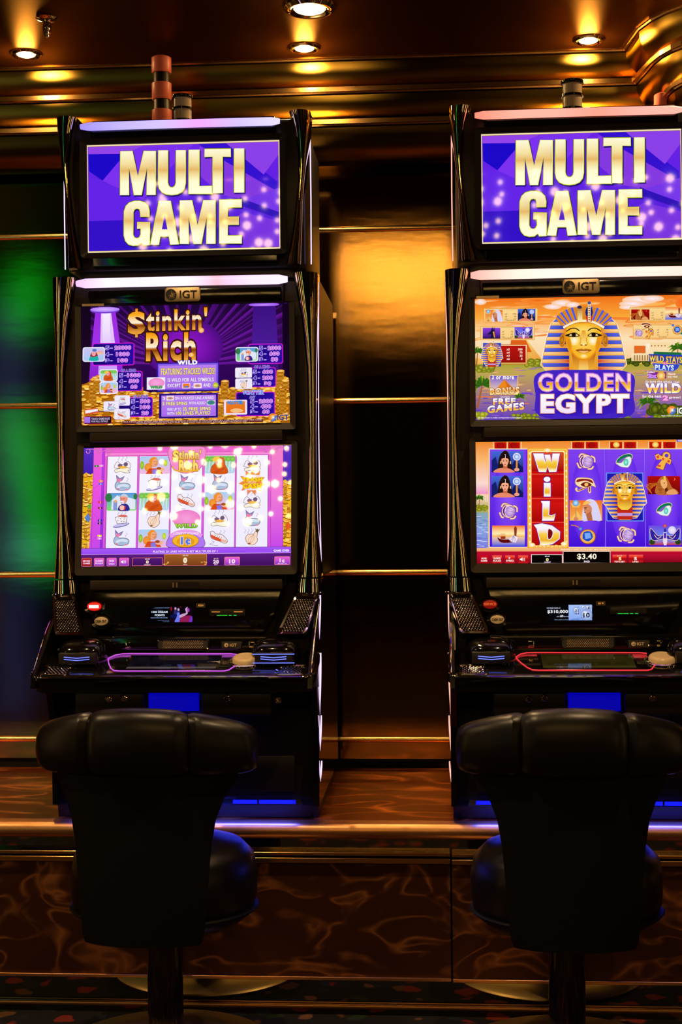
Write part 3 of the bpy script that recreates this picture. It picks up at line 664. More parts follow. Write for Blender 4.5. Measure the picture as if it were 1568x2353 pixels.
def art_lower_left():
    a = Art((80, 72), (1478, 68), (1480, 868), (82, 866), WL, HL)
    a.rect(70, 60, 1490, 880, '#f060d0', '#d050e8')
    for x0, x1, top in ((80, 148, 240), (1418, 1480, 300)):
        a.rect(x0, 60, x1, top + 60, '#5a30c8', '#3818a0')
        a.poly([(x0, 750)] + [(x0, top + 10), (x0 + 20, top - 4), (x0 + 45, top + 14), (x1, top)] + [(x1, 750)], '#e8b018')
        coins(a, x0 + 6, x1 - 6, lambda x, t=top: t + 8, 742, 85, 16, int(x0))
        for k in range(3): stack(a, (x0 + x1) / 2 + (-10, 14, -8)[k], 420 + k * 130, 9, 11)
    a.poly([(98, 540), (120, 512), (136, 540), (128, 575), (108, 560)], '#5880c8'); a.poly([(112, 460), (140, 446), (142, 476), (120, 486)], '#70a838'); a.poly([(1440, 600), (1462, 582), (1480, 600), (1474, 626), (1446, 630)], '#e06020')
    a.bands([(148, 226, 60), (146, 224, 400), (134, 222, 745)], ['#f060d8', '#e850e0', '#c848e8']); a.bands([(205, 226, 60), (205, 224, 400), (205, 222, 745)], ['#c040e0', '#a038e0', '#9030d8'])
    a.bands([(1340, 1424, 60), (1342, 1424, 400), (1346, 1428, 745)], ['#f480c8', '#f078d8', '#c848e8'])
    for x in (148, 224, 240, 1326, 1344, 1424): a.line([(x, 105), (x, 745)], 2.4, '#a02c98')
    for p in ((150, 350, 190, 320), (160, 520, 200, 560), (165, 680, 212, 650), (1352, 300, 1400, 340)): a.line([p[:2], p[2:]], 2, '#b83cc0')
    a.rect(226, 104, 1344, 128, '#f878d0', '#f890d8'); a.line([(148, 78), (1420, 78)], 2, '#c848a8'); a.line([(226, 106), (1344, 106)], 2, '#b03c98'); a.line([(240, 127), (1326, 127)], 2.4, '#a03890')
    for sx in (1, -1):                       # scrollwork in the top corners
        X = lambda v: v if sx == 1 else 1560 - v
        for pts in (((96, 84), (110, 80), (124, 92), (116, 108), (100, 104), (98, 92)), ((110, 80), (170, 84), (200, 100), (235, 84), (262, 96), (256, 112), (240, 110)), ((170, 96), (186, 112), (182, 118)), ((250, 84), (280, 90), (300, 80), (325, 82))):
            a.curve([(X(px), py) for px, py in pts], 6, '#7c1c70'); a.curve([(X(px), py) for px, py in pts], 3, '#f898e0')
    # payline tabs
    for x, y, c in ((170, 195, '#2c7a30'), (202, 193, '#f098d8'), (202, 297, '#f09020'), (202, 316, '#7060e8'), (202, 438, '#e02838'), (202, 477, '#a01438'), (202, 561, '#4428a0'), (202, 580, '#581c70'), (202, 663, '#f0d830'), (202, 681, '#e890e8')):
        a.rrect(x - 15, y - 7, x + 14, y + 7, 3, c); a.text('2', x - 4, y - 5, x + 3, y + 5, '#ffffff', .02)
    # reels
    xs = [(244, 447), (461, 667), (676, 884), (899, 1104), (1114, 1324)]
    for x0, x1 in xs: a.rect(x0, 132, x1, 745, '#f6f2fe', '#f0ecff'); a.line([(x0, 132), (x0, 745)], 2, '#704878'); a.line([(x1, 132), (x1, 745)], 2, '#704878')
    ys = (193, 315, 437, 559, 683)
    cols = [(s_egg, s_tail, s_banker, s_cake, s_tail), (s_man, s_cake, s_woman, s_onion, s_man), (None, s_tail, s_shoe, s_wild, None), (s_woman, s_tail, s_man, s_egg, s_shoe), (s_egg, s_trash, s_egg, s_tail, s_onion)]
    for (x0, x1), col in zip(xs, cols):
        for y, f in zip(ys, col):
            if f: f(a, (x0 + x1) / 2, y)
    # title over the middle reel
    a.blob([(668, 72), (672, 190), (720, 236), (780, 250), (840, 236), (888, 190), (892, 72)], '#f48cd0', '#c8548c', 4)
    title_small(a, 684, 88, 874, 238, grad([(0, '#f8d048'), (.5, '#fbe478'), (1, '#f0b838')]))
    a.curve([(688, 200), (700, 228), (780, 240), (868, 226)], 9, '#e8ac30')
    # credit arch
    a.blob([(668, 745), (670, 672), (710, 644), (780, 632), (850, 644), (892, 672), (894, 745)], '#b078f0', '#6a3898', 3)
    a.curve([(676, 672), (720, 648), (780, 638), (845, 648), (886, 672)], 26, '#e8a0e8'); a.text('1 CREDIT EQUALS', 700, 646, 866, 664, '#fbf0ff', .03)
    a.ell(780, 702, 90, 46, '#a86808', n=32); a.ell(780, 700, 87, 43, '#f4b424', '#f8c840', n=32); a.ell(780, 706, 60, 30, '#e8981c', '#f0a82c', n=24)
    cents(a, 748, 676, 812, 726, '#6078e0', .05, '#e8f0ff', .04)
    # message band and button bar
    a.rect(70, 748, 1490, 788, '#a858f8', '#9848f0'); a.line([(78, 747), (1482, 747)], 3, '#60288c'); a.line([(78, 787), (1482, 787)], 3, '#d8b0f8')
    a.text('PLAYING 20 LINES WITH A BET MULTIPLIER OF 1', 564, 765, 994, 780, '#fbf0ff', .015); a.text('GAME OVER', 1366, 765, 1470, 779, '#ffffff', .03)
    a.rect(70, 789, 1490, 880, '#5a1c80', '#40105c'); a.rect(640, 790, 922, 866, '#a06028', '#7c3c18'); a.line(rr(640, 922, 791, 866, 6, 3), 3, '#e88040', True)
    def btn(x0, x1, t1, t2=None, c=('#f060d8', '#8838c8'), y0=812, y1=865):
        o = rr(x0, x1, y0, y1, 5, 3); a.poly(o, [c[0] if p[1] < (y0 + y1) / 2 else c[1] for p in o]); a.line(o, 2.5, '#f08858', True)
        if t2: a.text(t1, x0 + 8, y0 + 13, x1 - 8, y0 + 24, '#ffe8ff', .03); a.text(t2, x0 + 8, y0 + 29, x1 - 8, y0 + 40, '#ffe8ff', .03)
        elif t1: a.text(t1, (x0 + x1) / 2 - 10 * len(t1), y0 + 14, (x0 + x1) / 2 + 10 * len(t1), y0 + 42, '#ffe8ff', .04)
    btn(88, 152, 'MORE', 'GAMES', ('#c01828', '#900c18')); btn(171, 237, 'GAME', 'RULES'); btn(256, 320, None); a.text('>>', 272, 824, 304, 838, '#ffffff', .04); a.text('SPEED', 268, 846, 308, 856, '#f8d8ff', .02)
    btn(340, 403, None); a.poly([(350, 834), (357, 834), (367, 826), (367, 850), (357, 843), (350, 843)], '#ffffff')
    for r in (8, 14): a.line([(368 + r * math.cos(t), 838 + r * math.sin(t)) for t in (-.9, -.45, 0, .45, .9)], 2.6, '#ffffff')
    a.line(rr(427, 628, 813, 865, 4, 2), 3, '#e88050', True); a.text('$0.00', 512, 817, 544, 826, '#f8d8c8', .02); a.text('0', 518, 830, 537, 850, '#ffe8c0', .05); a.text('CREDIT', 505, 854, 550, 863, '#f8c8d8', .02)
    a.text('$0.00', 762, 795, 800, 804, '#f8d8c8', .02); a.text('0', 766, 812, 793, 850, '#fff0d0', .06); a.text('WIN', 766, 855, 792, 863, '#e8b8a8', .02)
    a.text('$0.20', 970, 818, 1000, 826, '#f8c8b8', .02); a.text('20', 966, 829, 1004, 855, '#f8d8f0', .05); a.text('BET', 974, 858, 998, 865, '#e8b8d8', .02)
    btn(1042, 1142, '10'); a.text('LINES', 1075, 856, 1110, 863, '#f0c0f0', .01); btn(1373, 1473, None); cents(a, 1406, 825, 1440, 850, '#ffe8ff', .03, '#a050b0', .02); a.text('MIN BET 20', 1395, 854, 1452, 862, '#f8d8ff', .01)
    for cx in (655, 905):
        for i in range(5): a.ell(cx + rnd.uniform(-16, 16), 850 + rnd.uniform(-8, 10), 7, 4, '#e0a050', n=8)
    return a

# ---- the pharaoh themed pictures
def pharaoh(a, x, y, k, neck=False):         # crowned head; x, y between the eyes, k = scale
    T = lambda pts: [(x + p * k, y + q * k) for p, q in pts]
    hw = [(-178, 100), (-120, 172), (-75, 218), (30, 250), (140, 272), (200, 283), (250, 235)]
    if neck: hw += [(330, 200), (400, 150), (420, 60)]
    rows = hw
    half = lambda yy: next((w0 + (w1 - w0) * (yy - y0) / (y1 - y0) for (y0, w0), (y1, w1) in zip(rows, rows[1:]) if y0 <= yy <= y1), rows[-1][1])
    yb = rows[-1][0]
    edge = [(-w_, q) for q, w_ in rows[::-1]] + [(w_, q) for q, w_ in rows]
    a.poly(T([(p * 1.02, q) for p, q in edge]), '#fff4dc')
    a.poly(T(edge), '#e8a030')
    q = -112
    while q < yb - 6:                        # side stripes
        for s in (-1, 1):
            w0, w1 = half(q), half(q + 26); inner = 118 if q < 60 else 96
            a.poly(T([(s * w0 * .985, q), (s * w1 * .985, q + 25), (s * inner, q + 25), (s * inner, q)]), ['#5c70f0', '#4c5ce0', '#1c1c90', '#2828a0'])
            w2, w3 = half(q + 27), half(min(q + 48, yb)); red = '#d83c10' if 120 < q < 190 else '#e88c20'
            if q + 48 <= yb: a.poly(T([(s * w2 * .985, q + 27), (s * w3 * .985, q + 47), (s * inner, q + 47), (s * inner, q + 27)]), ['#ffe0a0', '#ffc868', red, red])
        q += 50
    # crown of the head cloth
    a.poly(T([(-150, -62)] + [(-200 * math.cos(t), -70 - 120 * math.sin(t)) for t in [math.radians(d) for d in range(20, 161, 10)]] + [(150, -62), (120, -85), (0, -105), (-120, -85)]), '#d88420')
    for i in range(-5, 6):
        if abs(i) < 1: continue
        t0 = math.radians(90 - i * 12.5); t1 = math.radians(90 - i * 12.5 - 4.5)
        a.poly(T([(205 * math.cos(t0), -62 - 130 * math.sin(t0)), (205 * math.cos(t1), -62 - 130 * math.sin(t1)), (135 * math.cos(t1), -32 - 72 * math.sin(t1)), (135 * math.cos(t0), -32 - 72 * math.sin(t0))]), '#4458e8')
    # neck and face
    if neck:
        a.poly(T([(-98, 240), (98, 240), (98, 415), (-98, 415)]), '#c02818'); a.poly(T([(-98, 330), (98, 330), (98, 370), (-98, 370)]), '#c898d0'); a.poly(T([(-70, 150), (70, 150), (88, 250), (40, 290), (-40, 290), (-88, 250)]), ['#c87010', '#c87010', '#f8c838', '#f8d850', '#f8d850', '#f8c838'])
    else: a.poly(T([(-80, 120), (80, 120), (62, 250), (-62, 250)]), ['#b85808', '#b85808', '#f8b838', '#f8b838']); a.poly(T([(-28, 165), (28, 165), (34, 250), (-34, 250)]), ['#e89018', '#e89018', '#fbe080', '#fbe080'])
    for s in (-1, 1):
        a.ell(x + s * 140 * k, y + 34 * k, 22 * k, 46 * k, '#b86c10', '#f0a830', rot=s * -8); a.ell(x + s * 143 * k, y + 34 * k, 11 * k, 30 * k, '#8c4408', '#e89828', rot=s * -8, n=12)
    f = a.curve(T([(-122, -62), (-60, -80), (60, -80), (122, -62), (126, 20), (100, 90), (52, 150), (0, 172), (-52, 150), (-100, 90), (-126, 20)]), 0, None, 5, True)
    a.poly(f, '#e89018')
    f2 = [(x + (p - x) * .9, y + 12 * k + (q_ - y - 12 * k) * .93) for p, q_ in f]; a.poly(f2, '#f8b828')
    a.ell(x, y + 30 * k, 96 * k, 100 * k, '#f8b828', '#fcd860'); a.ell(x, y - 30 * k, 90 * k, 40 * k, '#f8bc30', '#fce070')
    for s in (-1, 1):
        a.ell(x + s * 62 * k, y + 38 * k, 32 * k, 34 * k, '#fcd458', '#fffbe8'); a.ell(x + s * 98 * k, y + 60 * k, 18 * k, 60 * k, '#f0a01c', '#e08810', n=14, rot=s * 10)
        a.curve(T([(s * 28, -26), (s * 52, -42), (s * 84, -42), (s * 116, -22)]), 7 * k, '#2c1c10')
        a.blob(T([(s * 26, 6), (s * 52, -14), (s * 84, -12), (s * 124, 4), (s * 84, 14), (s * 48, 14)]), '#1c1418')
        a.blob(T([(s * 34, 4), (s * 54, -8), (s * 82, -6), (s * 96, 4), (s * 76, 9), (s * 48, 9)]), '#f4d890'); a.ell(x + s * 66 * k, y + 0 * k, 15 * k, 13 * k, '#180c08', n=14)
        a.ell(x + s * 14 * k, y + 68 * k, 9 * k, 5 * k, '#9c4808', n=8)
    a.poly(T([(-12, -30), (12, -30), (20, 60), (0, 70), (-20, 60)]), ['#e89820', '#e89820', '#fce078', '#fff8d8', '#fce078'])
    a.curve(T([(-30, -4), (-18, 30), (-26, 62)]), 4 * k, '#d88418'); a.curve(T([(30, -4), (18, 30), (26, 62)]), 4 * k, '#d88418')
    a.blob(T([(-52, 102), (-14, 92), (0, 97), (14, 92), (52, 102), (20, 120), (-20, 120)]), '#c06c18'); a.blob(T([(-34, 108), (0, 104), (34, 108), (12, 120), (-12, 120)]), '#f0b868'); a.curve(T([(-52, 102), (0, 104), (52, 102)]), 4 * k, '#7c3408')
    a.ell(x, y + 142 * k, 26 * k, 14 * k, '#f8c840', '#fff0b8')
    a.curve(T([(-136, -48), (-60, -84), (0, -92), (60, -84), (136, -48)]), 15 * k, '#fff0d0'); a.curve(T([(-132, -40), (-60, -76), (0, -84), (60, -76), (132, -40)]), 4 * k, '#c88028')
    # brow ornaments
    a.poly(T([(-42, -180), (-10, -180), (-8, -88), (-40, -88)]), ['#b87010', '#b87010', '#fff0a8', '#fff0a8']); a.ell(x - 27 * k, y - 184 * k, 15 * k, 11 * k, '#28285c', n=12)
    a.ell(x + 36 * k, y - 150 * k, 25 * k, 38 * k, '#1c2474', n=18); a.poly(T([(14, -124), (60, -124), (52, -86), (20, -86)]), '#c83018'); a.poly(T([(28, -205), (46, -205), (46, -88), (28, -88)]), '#fbe8b8')
    for i in range(7): a.rect(x + 31 * k, y + (-195 + 15 * i) * k, x + 43 * k, y + (-187 + 15 * i) * k, '#a85028')
    a.ell(x + 37 * k, y - 212 * k, 11 * k, 11 * k, '#3848a0', n=12)

def s_scarab(a, x, y, k=1.):
    T = lambda pts: [(x + p * k, y + q * k) for p, q in pts]
    for pts in (((-44, -26), (-30, -46), (4, -40)), ((30, -34), (52, -22), (54, 6)), ((-56, 8), (-44, 36), (-30, 40)), ((10, 48), (34, 46), (46, 30))):
        a.curve(T(pts), 13 * k, '#a04c28'); a.curve(T(pts), 9 * k, '#f8d8a8')
    a.ell(x, y, 44 * k, 45 * k, '#a05838', n=24); a.ell(x, y, 41 * k, 42 * k, '#f4d0c8', n=24)
    a.ell(x + 10 * k, y + 2 * k, 32 * k, 35 * k, '#a078c8', '#e8c8f8', n=22, rot=18); a.line(T([(-2, -30), (34, -6)]), 2.4 * k, '#f8e8ff'); a.line(T([(-12, -2), (42, 8)]), 2.4 * k, '#a05090')
    a.blob(T([(-14, -34), (-26, 0), (-18, 34), (-34, 10), (-32, -16)]), '#5a2078'); a.ell(x - 20 * k, y - 6 * k, 5 * k, 9 * k, '#e0c0f8', n=10)
def s_ring(a, x, y, k=1.):
    T = lambda pts: [(x + p * k, y + q * k) for p, q in pts]
    a.ell(x, y - 12 * k, 64 * k, 32 * k, '#f8d8b0', n=26, rot=-28); a.ell(x, y - 12 * k, 60 * k, 29 * k, '#0c7850', n=26, rot=-28); a.ell(x + 4 * k, y - 4 * k, 50 * k, 20 * k, '#7c58d0', n=24, rot=-28)
    a.blob(T([(-52, 12), (-20, 12), (10, -22), (40, -30), (50, 0), (30, 40), (8, 44), (-30, 36)]), '#dcf6f0', '#c88858', 3 * k); a.ell(x + 12 * k, y + 8 * k, 17 * k, 24 * k, '#20b8a0', '#a8f8e8', n=18)
def s_ankh(a, x, y, k=1.):
    T = lambda pts: [(x + p * k, y + q * k) for p, q in pts]
    for c, g in (('#7c3810', 8), ('#f4b448', 0)):
        a.ell(x + 26 * k, y - 34 * k, 27 * k + g / 2, 27 * k + g / 2, c, n=22)
        a.poly(T([(14 - g / 2, -26), (34 + g / 2, -18), (2 + g / 2, 64 + g / 2), (-48 - g / 2, 46 + g / 2)]), c)
        a.poly(T([(-52 - g / 2, -36 - g / 2), (-40, -46 - g / 2), (60 + g / 2, -6 - g / 2), (50 + g / 2, 28 + g / 2)]), c); a.poly(T([(-52, -36), (-30, -50), (4, -10), (-44, -8 + g / 2)]), c)
    a.ell(x + 27 * k, y - 36 * k, 13 * k, 13 * k, '#5838c8', n=16); a.ell(x + 2 * k, y - 12 * k, 8 * k, 9 * k, '#d02818', '#f86848', n=10)
    a.poly(T([(-44, -32), (-28, -40), (-22, -22), (-40, -14)]), '#e04830'); a.poly(T([(-34, 26), (-12, 30), (-16, 44), (-40, 40)]), '#e04830'); a.poly(T([(34, -6), (52, 0), (42, 16), (30, 8)]), '#e04830')
def s_eye(a, x, y, k=1.):
    T = lambda pts: [(x + p * k, y + q * k) for p, q in pts]
    a.blob(T([(-68, -14), (-60, -50), (-10, -54), (40, -46), (56, -20), (66, 10), (40, 0), (0, 14), (-40, 8)]), '#fbe0b0', '#b06830', 2.5 * k)
    a.blob(T([(-58, -24), (-52, -42), (-8, -46), (36, -38), (48, -16), (0, -34)]), '#8c1c14')
    a.blob(T([(-34, -6), (0, -26), (38, -8), (10, 10)]), '#6c1c10'); a.ell(x + 4 * k, y - 8 * k, 13 * k, 12 * k, '#f8c070', n=14)
    a.curve(T([(0, 12), (-30, 26), (-54, 34), (-64, 22), (-56, 14)]), 12 * k, '#f8d090'); a.curve(T([(0, 12), (-30, 26), (-54, 34)]), 5 * k, '#8c1c14')
    a.poly(T([(14, 8), (34, 2), (34, 44), (24, 52), (16, 40)]), '#f8d090'); a.poly(T([(20, 10), (29, 8), (28, 38), (22, 40)]), '#8c1c14')
def s_amulet(a, x, y, k=1.):
    a.curve([(x - 104 * k, y - 70 * k), (x - 74 * k, y - 66 * k), (x - 44 * k, y - 50 * k)], 7 * k, '#d07838')
    a.ell(x - 42 * k, y - 46 * k, 15 * k, 15 * k, '#2c48b8', '#88a8f8', n=14)
    a.ell(x + 6 * k, y + 6 * k, 53 * k, 50 * k, '#8c3c08', n=28); a.ell(x + 5 * k, y + 5 * k, 49 * k, 46 * k, '#f0a030', '#fff0b0', n=28)
    a.star(x + 4 * k, y + 2 * k, 36 * k, 34 * k, 5, '#1c4cc0', .2); a.poly([(x + (4 + p) * k, y + (2 + q) * k) for p, q in ((-20, -20), (16, -22), (24, 12), (-16, 20))], '#78a8f8')
def s_queen(a, x, y, k=1., w=210, h=140):    # dark fringed figure holding a moonlit sceptre
    x0, x1, y0, y1 = x - w / 2 * k, x + w / 2 * k, y - h / 2 * k, y + h / 2 * k
    a.rect(x0, y0, x1, y1, '#4468d8', '#0c1050')
    T = lambda pts: [(x + p * k, y + q * k) for p, q in pts]
    a.poly(T([(-105, 70), (-105, -10), (-78, -34), (-50, 70)]), '#14206c'); a.poly(T([(0, 70), (50, -12), (105, 40), (105, 70)]), '#101c60')
    a.blob(T([(-62, 50), (-54, -30), (-24, -72), (2, -66), (20, -20), (28, 50), (0, 60), (-40, 60)]), '#24100c')
    a.blob(T([(-88, 70), (-70, 48), (-30, 40), (2, 42), (32, 54), (42, 70)]), '#e88868'); a.poly(T([(-28, 44), (-30, 6), (2, 6), (0, 44)]), '#c86840')
    a.blob(T([(-40, -14), (-16, -42), (8, -14), (2, 16), (-14, 30), (-32, 14)]), '#f4a888'); a.blob(T([(-46, -20), (-16, -48), (14, -20), (-16, -26)]), '#1c0c0c')
    a.ell(x - 26 * k, y - 6 * k, 6 * k, 3 * k, '#281414', n=8); a.ell(x - 6 * k, y - 6 * k, 6 * k, 3 * k, '#281414', n=8); a.ell(x - 16 * k, y + 17 * k, 7 * k, 3 * k, '#b03838', n=8)
    a.line(T([(-20, -48), (-12, -48), (-14, -26)]), 3 * k, '#e8e8f8')
    for s in (-44, 20): a.rect(x + s * k - 4 * k, y - 4 * k, x + s * k + 4 * k, y + 14 * k, '#f0b880')
    a.ell(x + 62 * k, y - 34 * k, 26 * k, 26 * k, '#e8dcf8', n=20); a.ell(x + 62 * k, y - 34 * k, 19 * k, 19 * k, '#6898f0', '#f0f8ff', n=18)
    a.line(T([(62, -8), (62, 50)]), 11 * k, '#e8902c'); a.ell(x + 62 * k, y + 52 * k, 18 * k, 11 * k, '#f0a080', n=12)
def s_king(a, x, y, k=1., w=214, h=140, stick=True):   # profile figure in a white head cloth
    x0, x1, y0, y1 = x - w / 2 * k, x + w / 2 * k, y - h / 2 * k, y + h / 2 * k
    T = lambda pts: [(x + p * k, y + q * k) for p, q in pts]
    a.rect(x0, y0 + 6 * k, x1, y1, '#f07028', '#f8b048'); a.poly(T([(-107, 70), (-60, 6), (-10, 70)]), '#f8c060')
    a.blob(T([(-22, 70), (-18, -20), (0, -62), (34, -72), (68, -52), (88, 0), (98, 70), (40, 66)]), '#dcd4f4')
    a.blob(T([(-14, -40), (10, -42), (36, -20), (38, 10), (22, 36), (0, 30), (-10, 12), (-16, -10)]), '#d88860'); a.poly(T([(0, 30), (34, 6), (44, 70), (10, 70)]), '#b86840')
    a.blob(T([(-20, -34), (0, -60), (34, -50), (8, -38)]), '#f8c060'); a.line(T([(-12, -14), (6, -16)]), 4 * k, '#281410'); a.ell(x - 2 * k, y - 8 * k, 5 * k, 3 * k, '#281410', n=8); a.ell(x - 6 * k, y + 16 * k, 7 * k, 3 * k, '#a03c30', n=8)
    if stick:
        a.line(T([(-66, -30), (-66, 50)]), 8 * k, '#c89858'); a.poly(T([(-102, -50), (-78, -36), (-66, -20), (-54, -36), (-32, -50), (-44, -16), (-88, -16)]), '#f4b858'); a.ell(x - 66 * k, y - 46 * k, 21 * k, 21 * k, '#2c98e8', '#c8f0ff', n=14); a.ell(x - 66 * k, y + 58 * k, 16 * k, 12 * k, '#d88860', n=10)
def s_boat(a, x, y, k=1., w=216, h=136):
    x0, x1, y0, y1 = x - w / 2 * k, x + w / 2 * k, y - h / 2 * k, y + h / 2 * k
    a.bands([(x0, x1, y0), (x0, x1, y - 14 * k), (x0, x1, y + 6 * k)], ['#f87018', '#fff0b0', '#f8b040']); a.bands([(x0, x1, y + 6 * k), (x0, x1, y1)], ['#f0c8a0', '#3858e0'])
    T = lambda pts: [(x + p * k, y + q * k) for p, q in pts]
    for p, q, r in ((-60, -10, 12), (-36, -18, 16), (60, -4, 10)): a.rect(x + (p - r) * k, y + q * k, x + (p + r) * k, y + 6 * k, '#f8d8a0', '#e89040')
    a.blob(T([(-72, 10), (-50, 22), (0, 24), (50, 14), (36, 40), (-30, 46), (-60, 36)]), '#5c0c08'); a.rect(x - 52 * k, y + 4 * k, x - 20 * k, y + 20 * k, '#a03018'); a.poly(T([(36, -50), (46, -66), (56, -50), (52, 10), (40, 10)]), '#883820')
    a.poly(T([(0, 22), (34, -4), (62, 10), (50, 44), (20, 40)]), '#f0e4f4')
    for i in range(4): a.line(T([(34, -4), (10 + 14 * i, 40)]), 3 * k, '#a888c0')
def s_sphinx(a, x, y, k=1., w=212, h=120):
    x0, x1, y0, y1 = x - w / 2 * k, x + w / 2 * k, y - h / 2 * k, y + h / 2 * k
    T = lambda pts: [(x + p * k, y + q * k) for p, q in pts]
    a.rect(x0, y0, x1, y1, '#b00c08', '#6c0806'); a.ell(x + 66 * k, y - 40 * k, 8 * k, 9 * k, '#f08078', n=12); a.ell(x + 62 * k, y - 41 * k, 8 * k, 9 * k, '#a80c08', n=12)
    for i in range(5): a.curve(T([(-80, 56), (-90 - 6 * i, 30 - 8 * i), (-70 + 12 * i, 8 - 6 * i)]), 4 * k, '#c87020')
    a.blob(T([(-50, 60), (-46, -10), (-20, -52), (14, -56), (40, -10), (54, 16), (84, 34), (84, 60)]), '#b8682c')
    for i in range(7): a.line(T([(-46 + 2 * i, -8 + 9 * i), (-22 + 2 * i, -10 + 9 * i)]), 3 * k, '#7c3410')
    a.blob(T([(-20, -34), (10, -38), (22, -10), (12, 24), (-4, 20), (-20, -4)]), '#f0b070'); a.poly(T([(-4, -58), (10, -62), (14, -34), (0, -30)]), '#f8c040'); a.poly(T([(6, 22), (20, 14), (30, 50), (10, 58)]), '#5c200c')
    a.ell(x + 2 * k, y - 14 * k, 5 * k, 3 * k, '#40180c', n=8); a.blob(T([(20, 40), (60, 26), (84, 44), (80, 60), (20, 60)]), '#e8a060')
def s_isis(a, x, y, k=1., w=210, h=130):
    x0, x1, y0, y1 = x - w / 2 * k, x + w / 2 * k, y - h / 2 * k, y + h / 2 * k
    T = lambda pts: [(x + p * k, y + q * k) for p, q in pts]
    a.bands([(x0, x1, y0), (x0, x1, y + 26 * k), (x0, x1, y1)], ['#6c48e0', '#6c90f0', '#c02818']); a.ell(x + 46 * k, y - 34 * k, 26 * k, 26 * k, '#d8c8f8', '#f4ecff', n=22)
    a.ell(x - 84 * k, y + 44 * k, 20 * k, 18 * k, '#284418', n=10); a.ell(x + 84 * k, y + 44 * k, 20 * k, 18 * k, '#284418', n=10)
    for s in (-1, 1):
        a.blob(T([(s * 4, -4), (s * 44, 4), (s * 92, -46), (s * 96, 0), (s * 76, 34), (s * 30, 26), (s * 6, 20)]), '#2c20a0', '#f8c8a0', 3 * k)
        a.curve(T([(s * 24, 8), (s * 50, 20), (s * 70, -4)]), 4 * k, '#f8d0b0')
    a.poly(T([(-10, -20), (10, -20), (14, 40), (8, 66), (-8, 66), (-14, 40)]), '#f0d8e8'); a.rect(x - 8 * k, y - 16 * k, x + 8 * k, y + 20 * k, '#4830b0'); a.ell(x, y - 32 * k, 9 * k, 13 * k, '#3828a0', n=12); a.ell(x, y - 62 * k, 12 * k, 11 * k, '#c02030', '#f08078', n=12)
def s_jackal(a, x, y, w=118, h=72):
    a.rect(x - w / 2, y - h / 2, x + w / 2, y + h / 2, '#8c3ce0', '#1c0858'); a.poly([(x - 26, y + 4), (x - 4, y - 16), (x + 6, y - 44), (x + 12, y - 18), (x + 18, y - 44), (x + 22, y - 8), (x + 26, y + h / 2), (x - 8, y + h / 2), (x - 4, y + 8), (x - 26, y + 10)], '#181440'); a.poly([(x + 8, y - 10), (x + 18, y + 30), (x + 24, y + 30), (x + 18, y - 12)], '#f0a030')

def palm(a, x, y, s, lean=0.):
    a.line([(x - 30 * s * lean - 10 * s, y + 130 * s), (x, y)], [13 * s, 8 * s], '#a8602c')
    for i in range(11):
        t = math.radians(-200 + 22 * i); L = s * (70 + 16 * (i % 3)); dx, dy = math.cos(t), math.sin(t)
        tip = (x + L * dx, y + L * dy * .8 + 30 * s); mid = (x + L * .55 * dx, y + L * .55 * dy * .9 - 6 * s)
        n = Vector((-dy, dx)) * 11 * s
        a.poly([(x, y), (mid[0] + n.x, mid[1] + n.y), tip, (mid[0] - n.x, mid[1] - n.y)], ['#2c5c10', '#4c8c18', '#b8d030', '#1c4410'])
def bush(a, x0, x1, y, r, c1, c2, seed=1, n=26):
    q = random.Random(seed)
    for _ in range(n): a.ell(q.uniform(x0, x1), y + q.uniform(-r * .6, r * .6), r * q.uniform(.5, 1.), r * q.uniform(.35, .7), c1, c2, n=9)

def landscape(a, X0, X1, ys):
    a.bands([(X0, X1, ys[0]), (X0, X1, ys[1]), (X0, X1, ys[2]), (X0, X1, ys[3])], ['#f07018', '#fba838', '#fbe2b8', '#f8c890'])

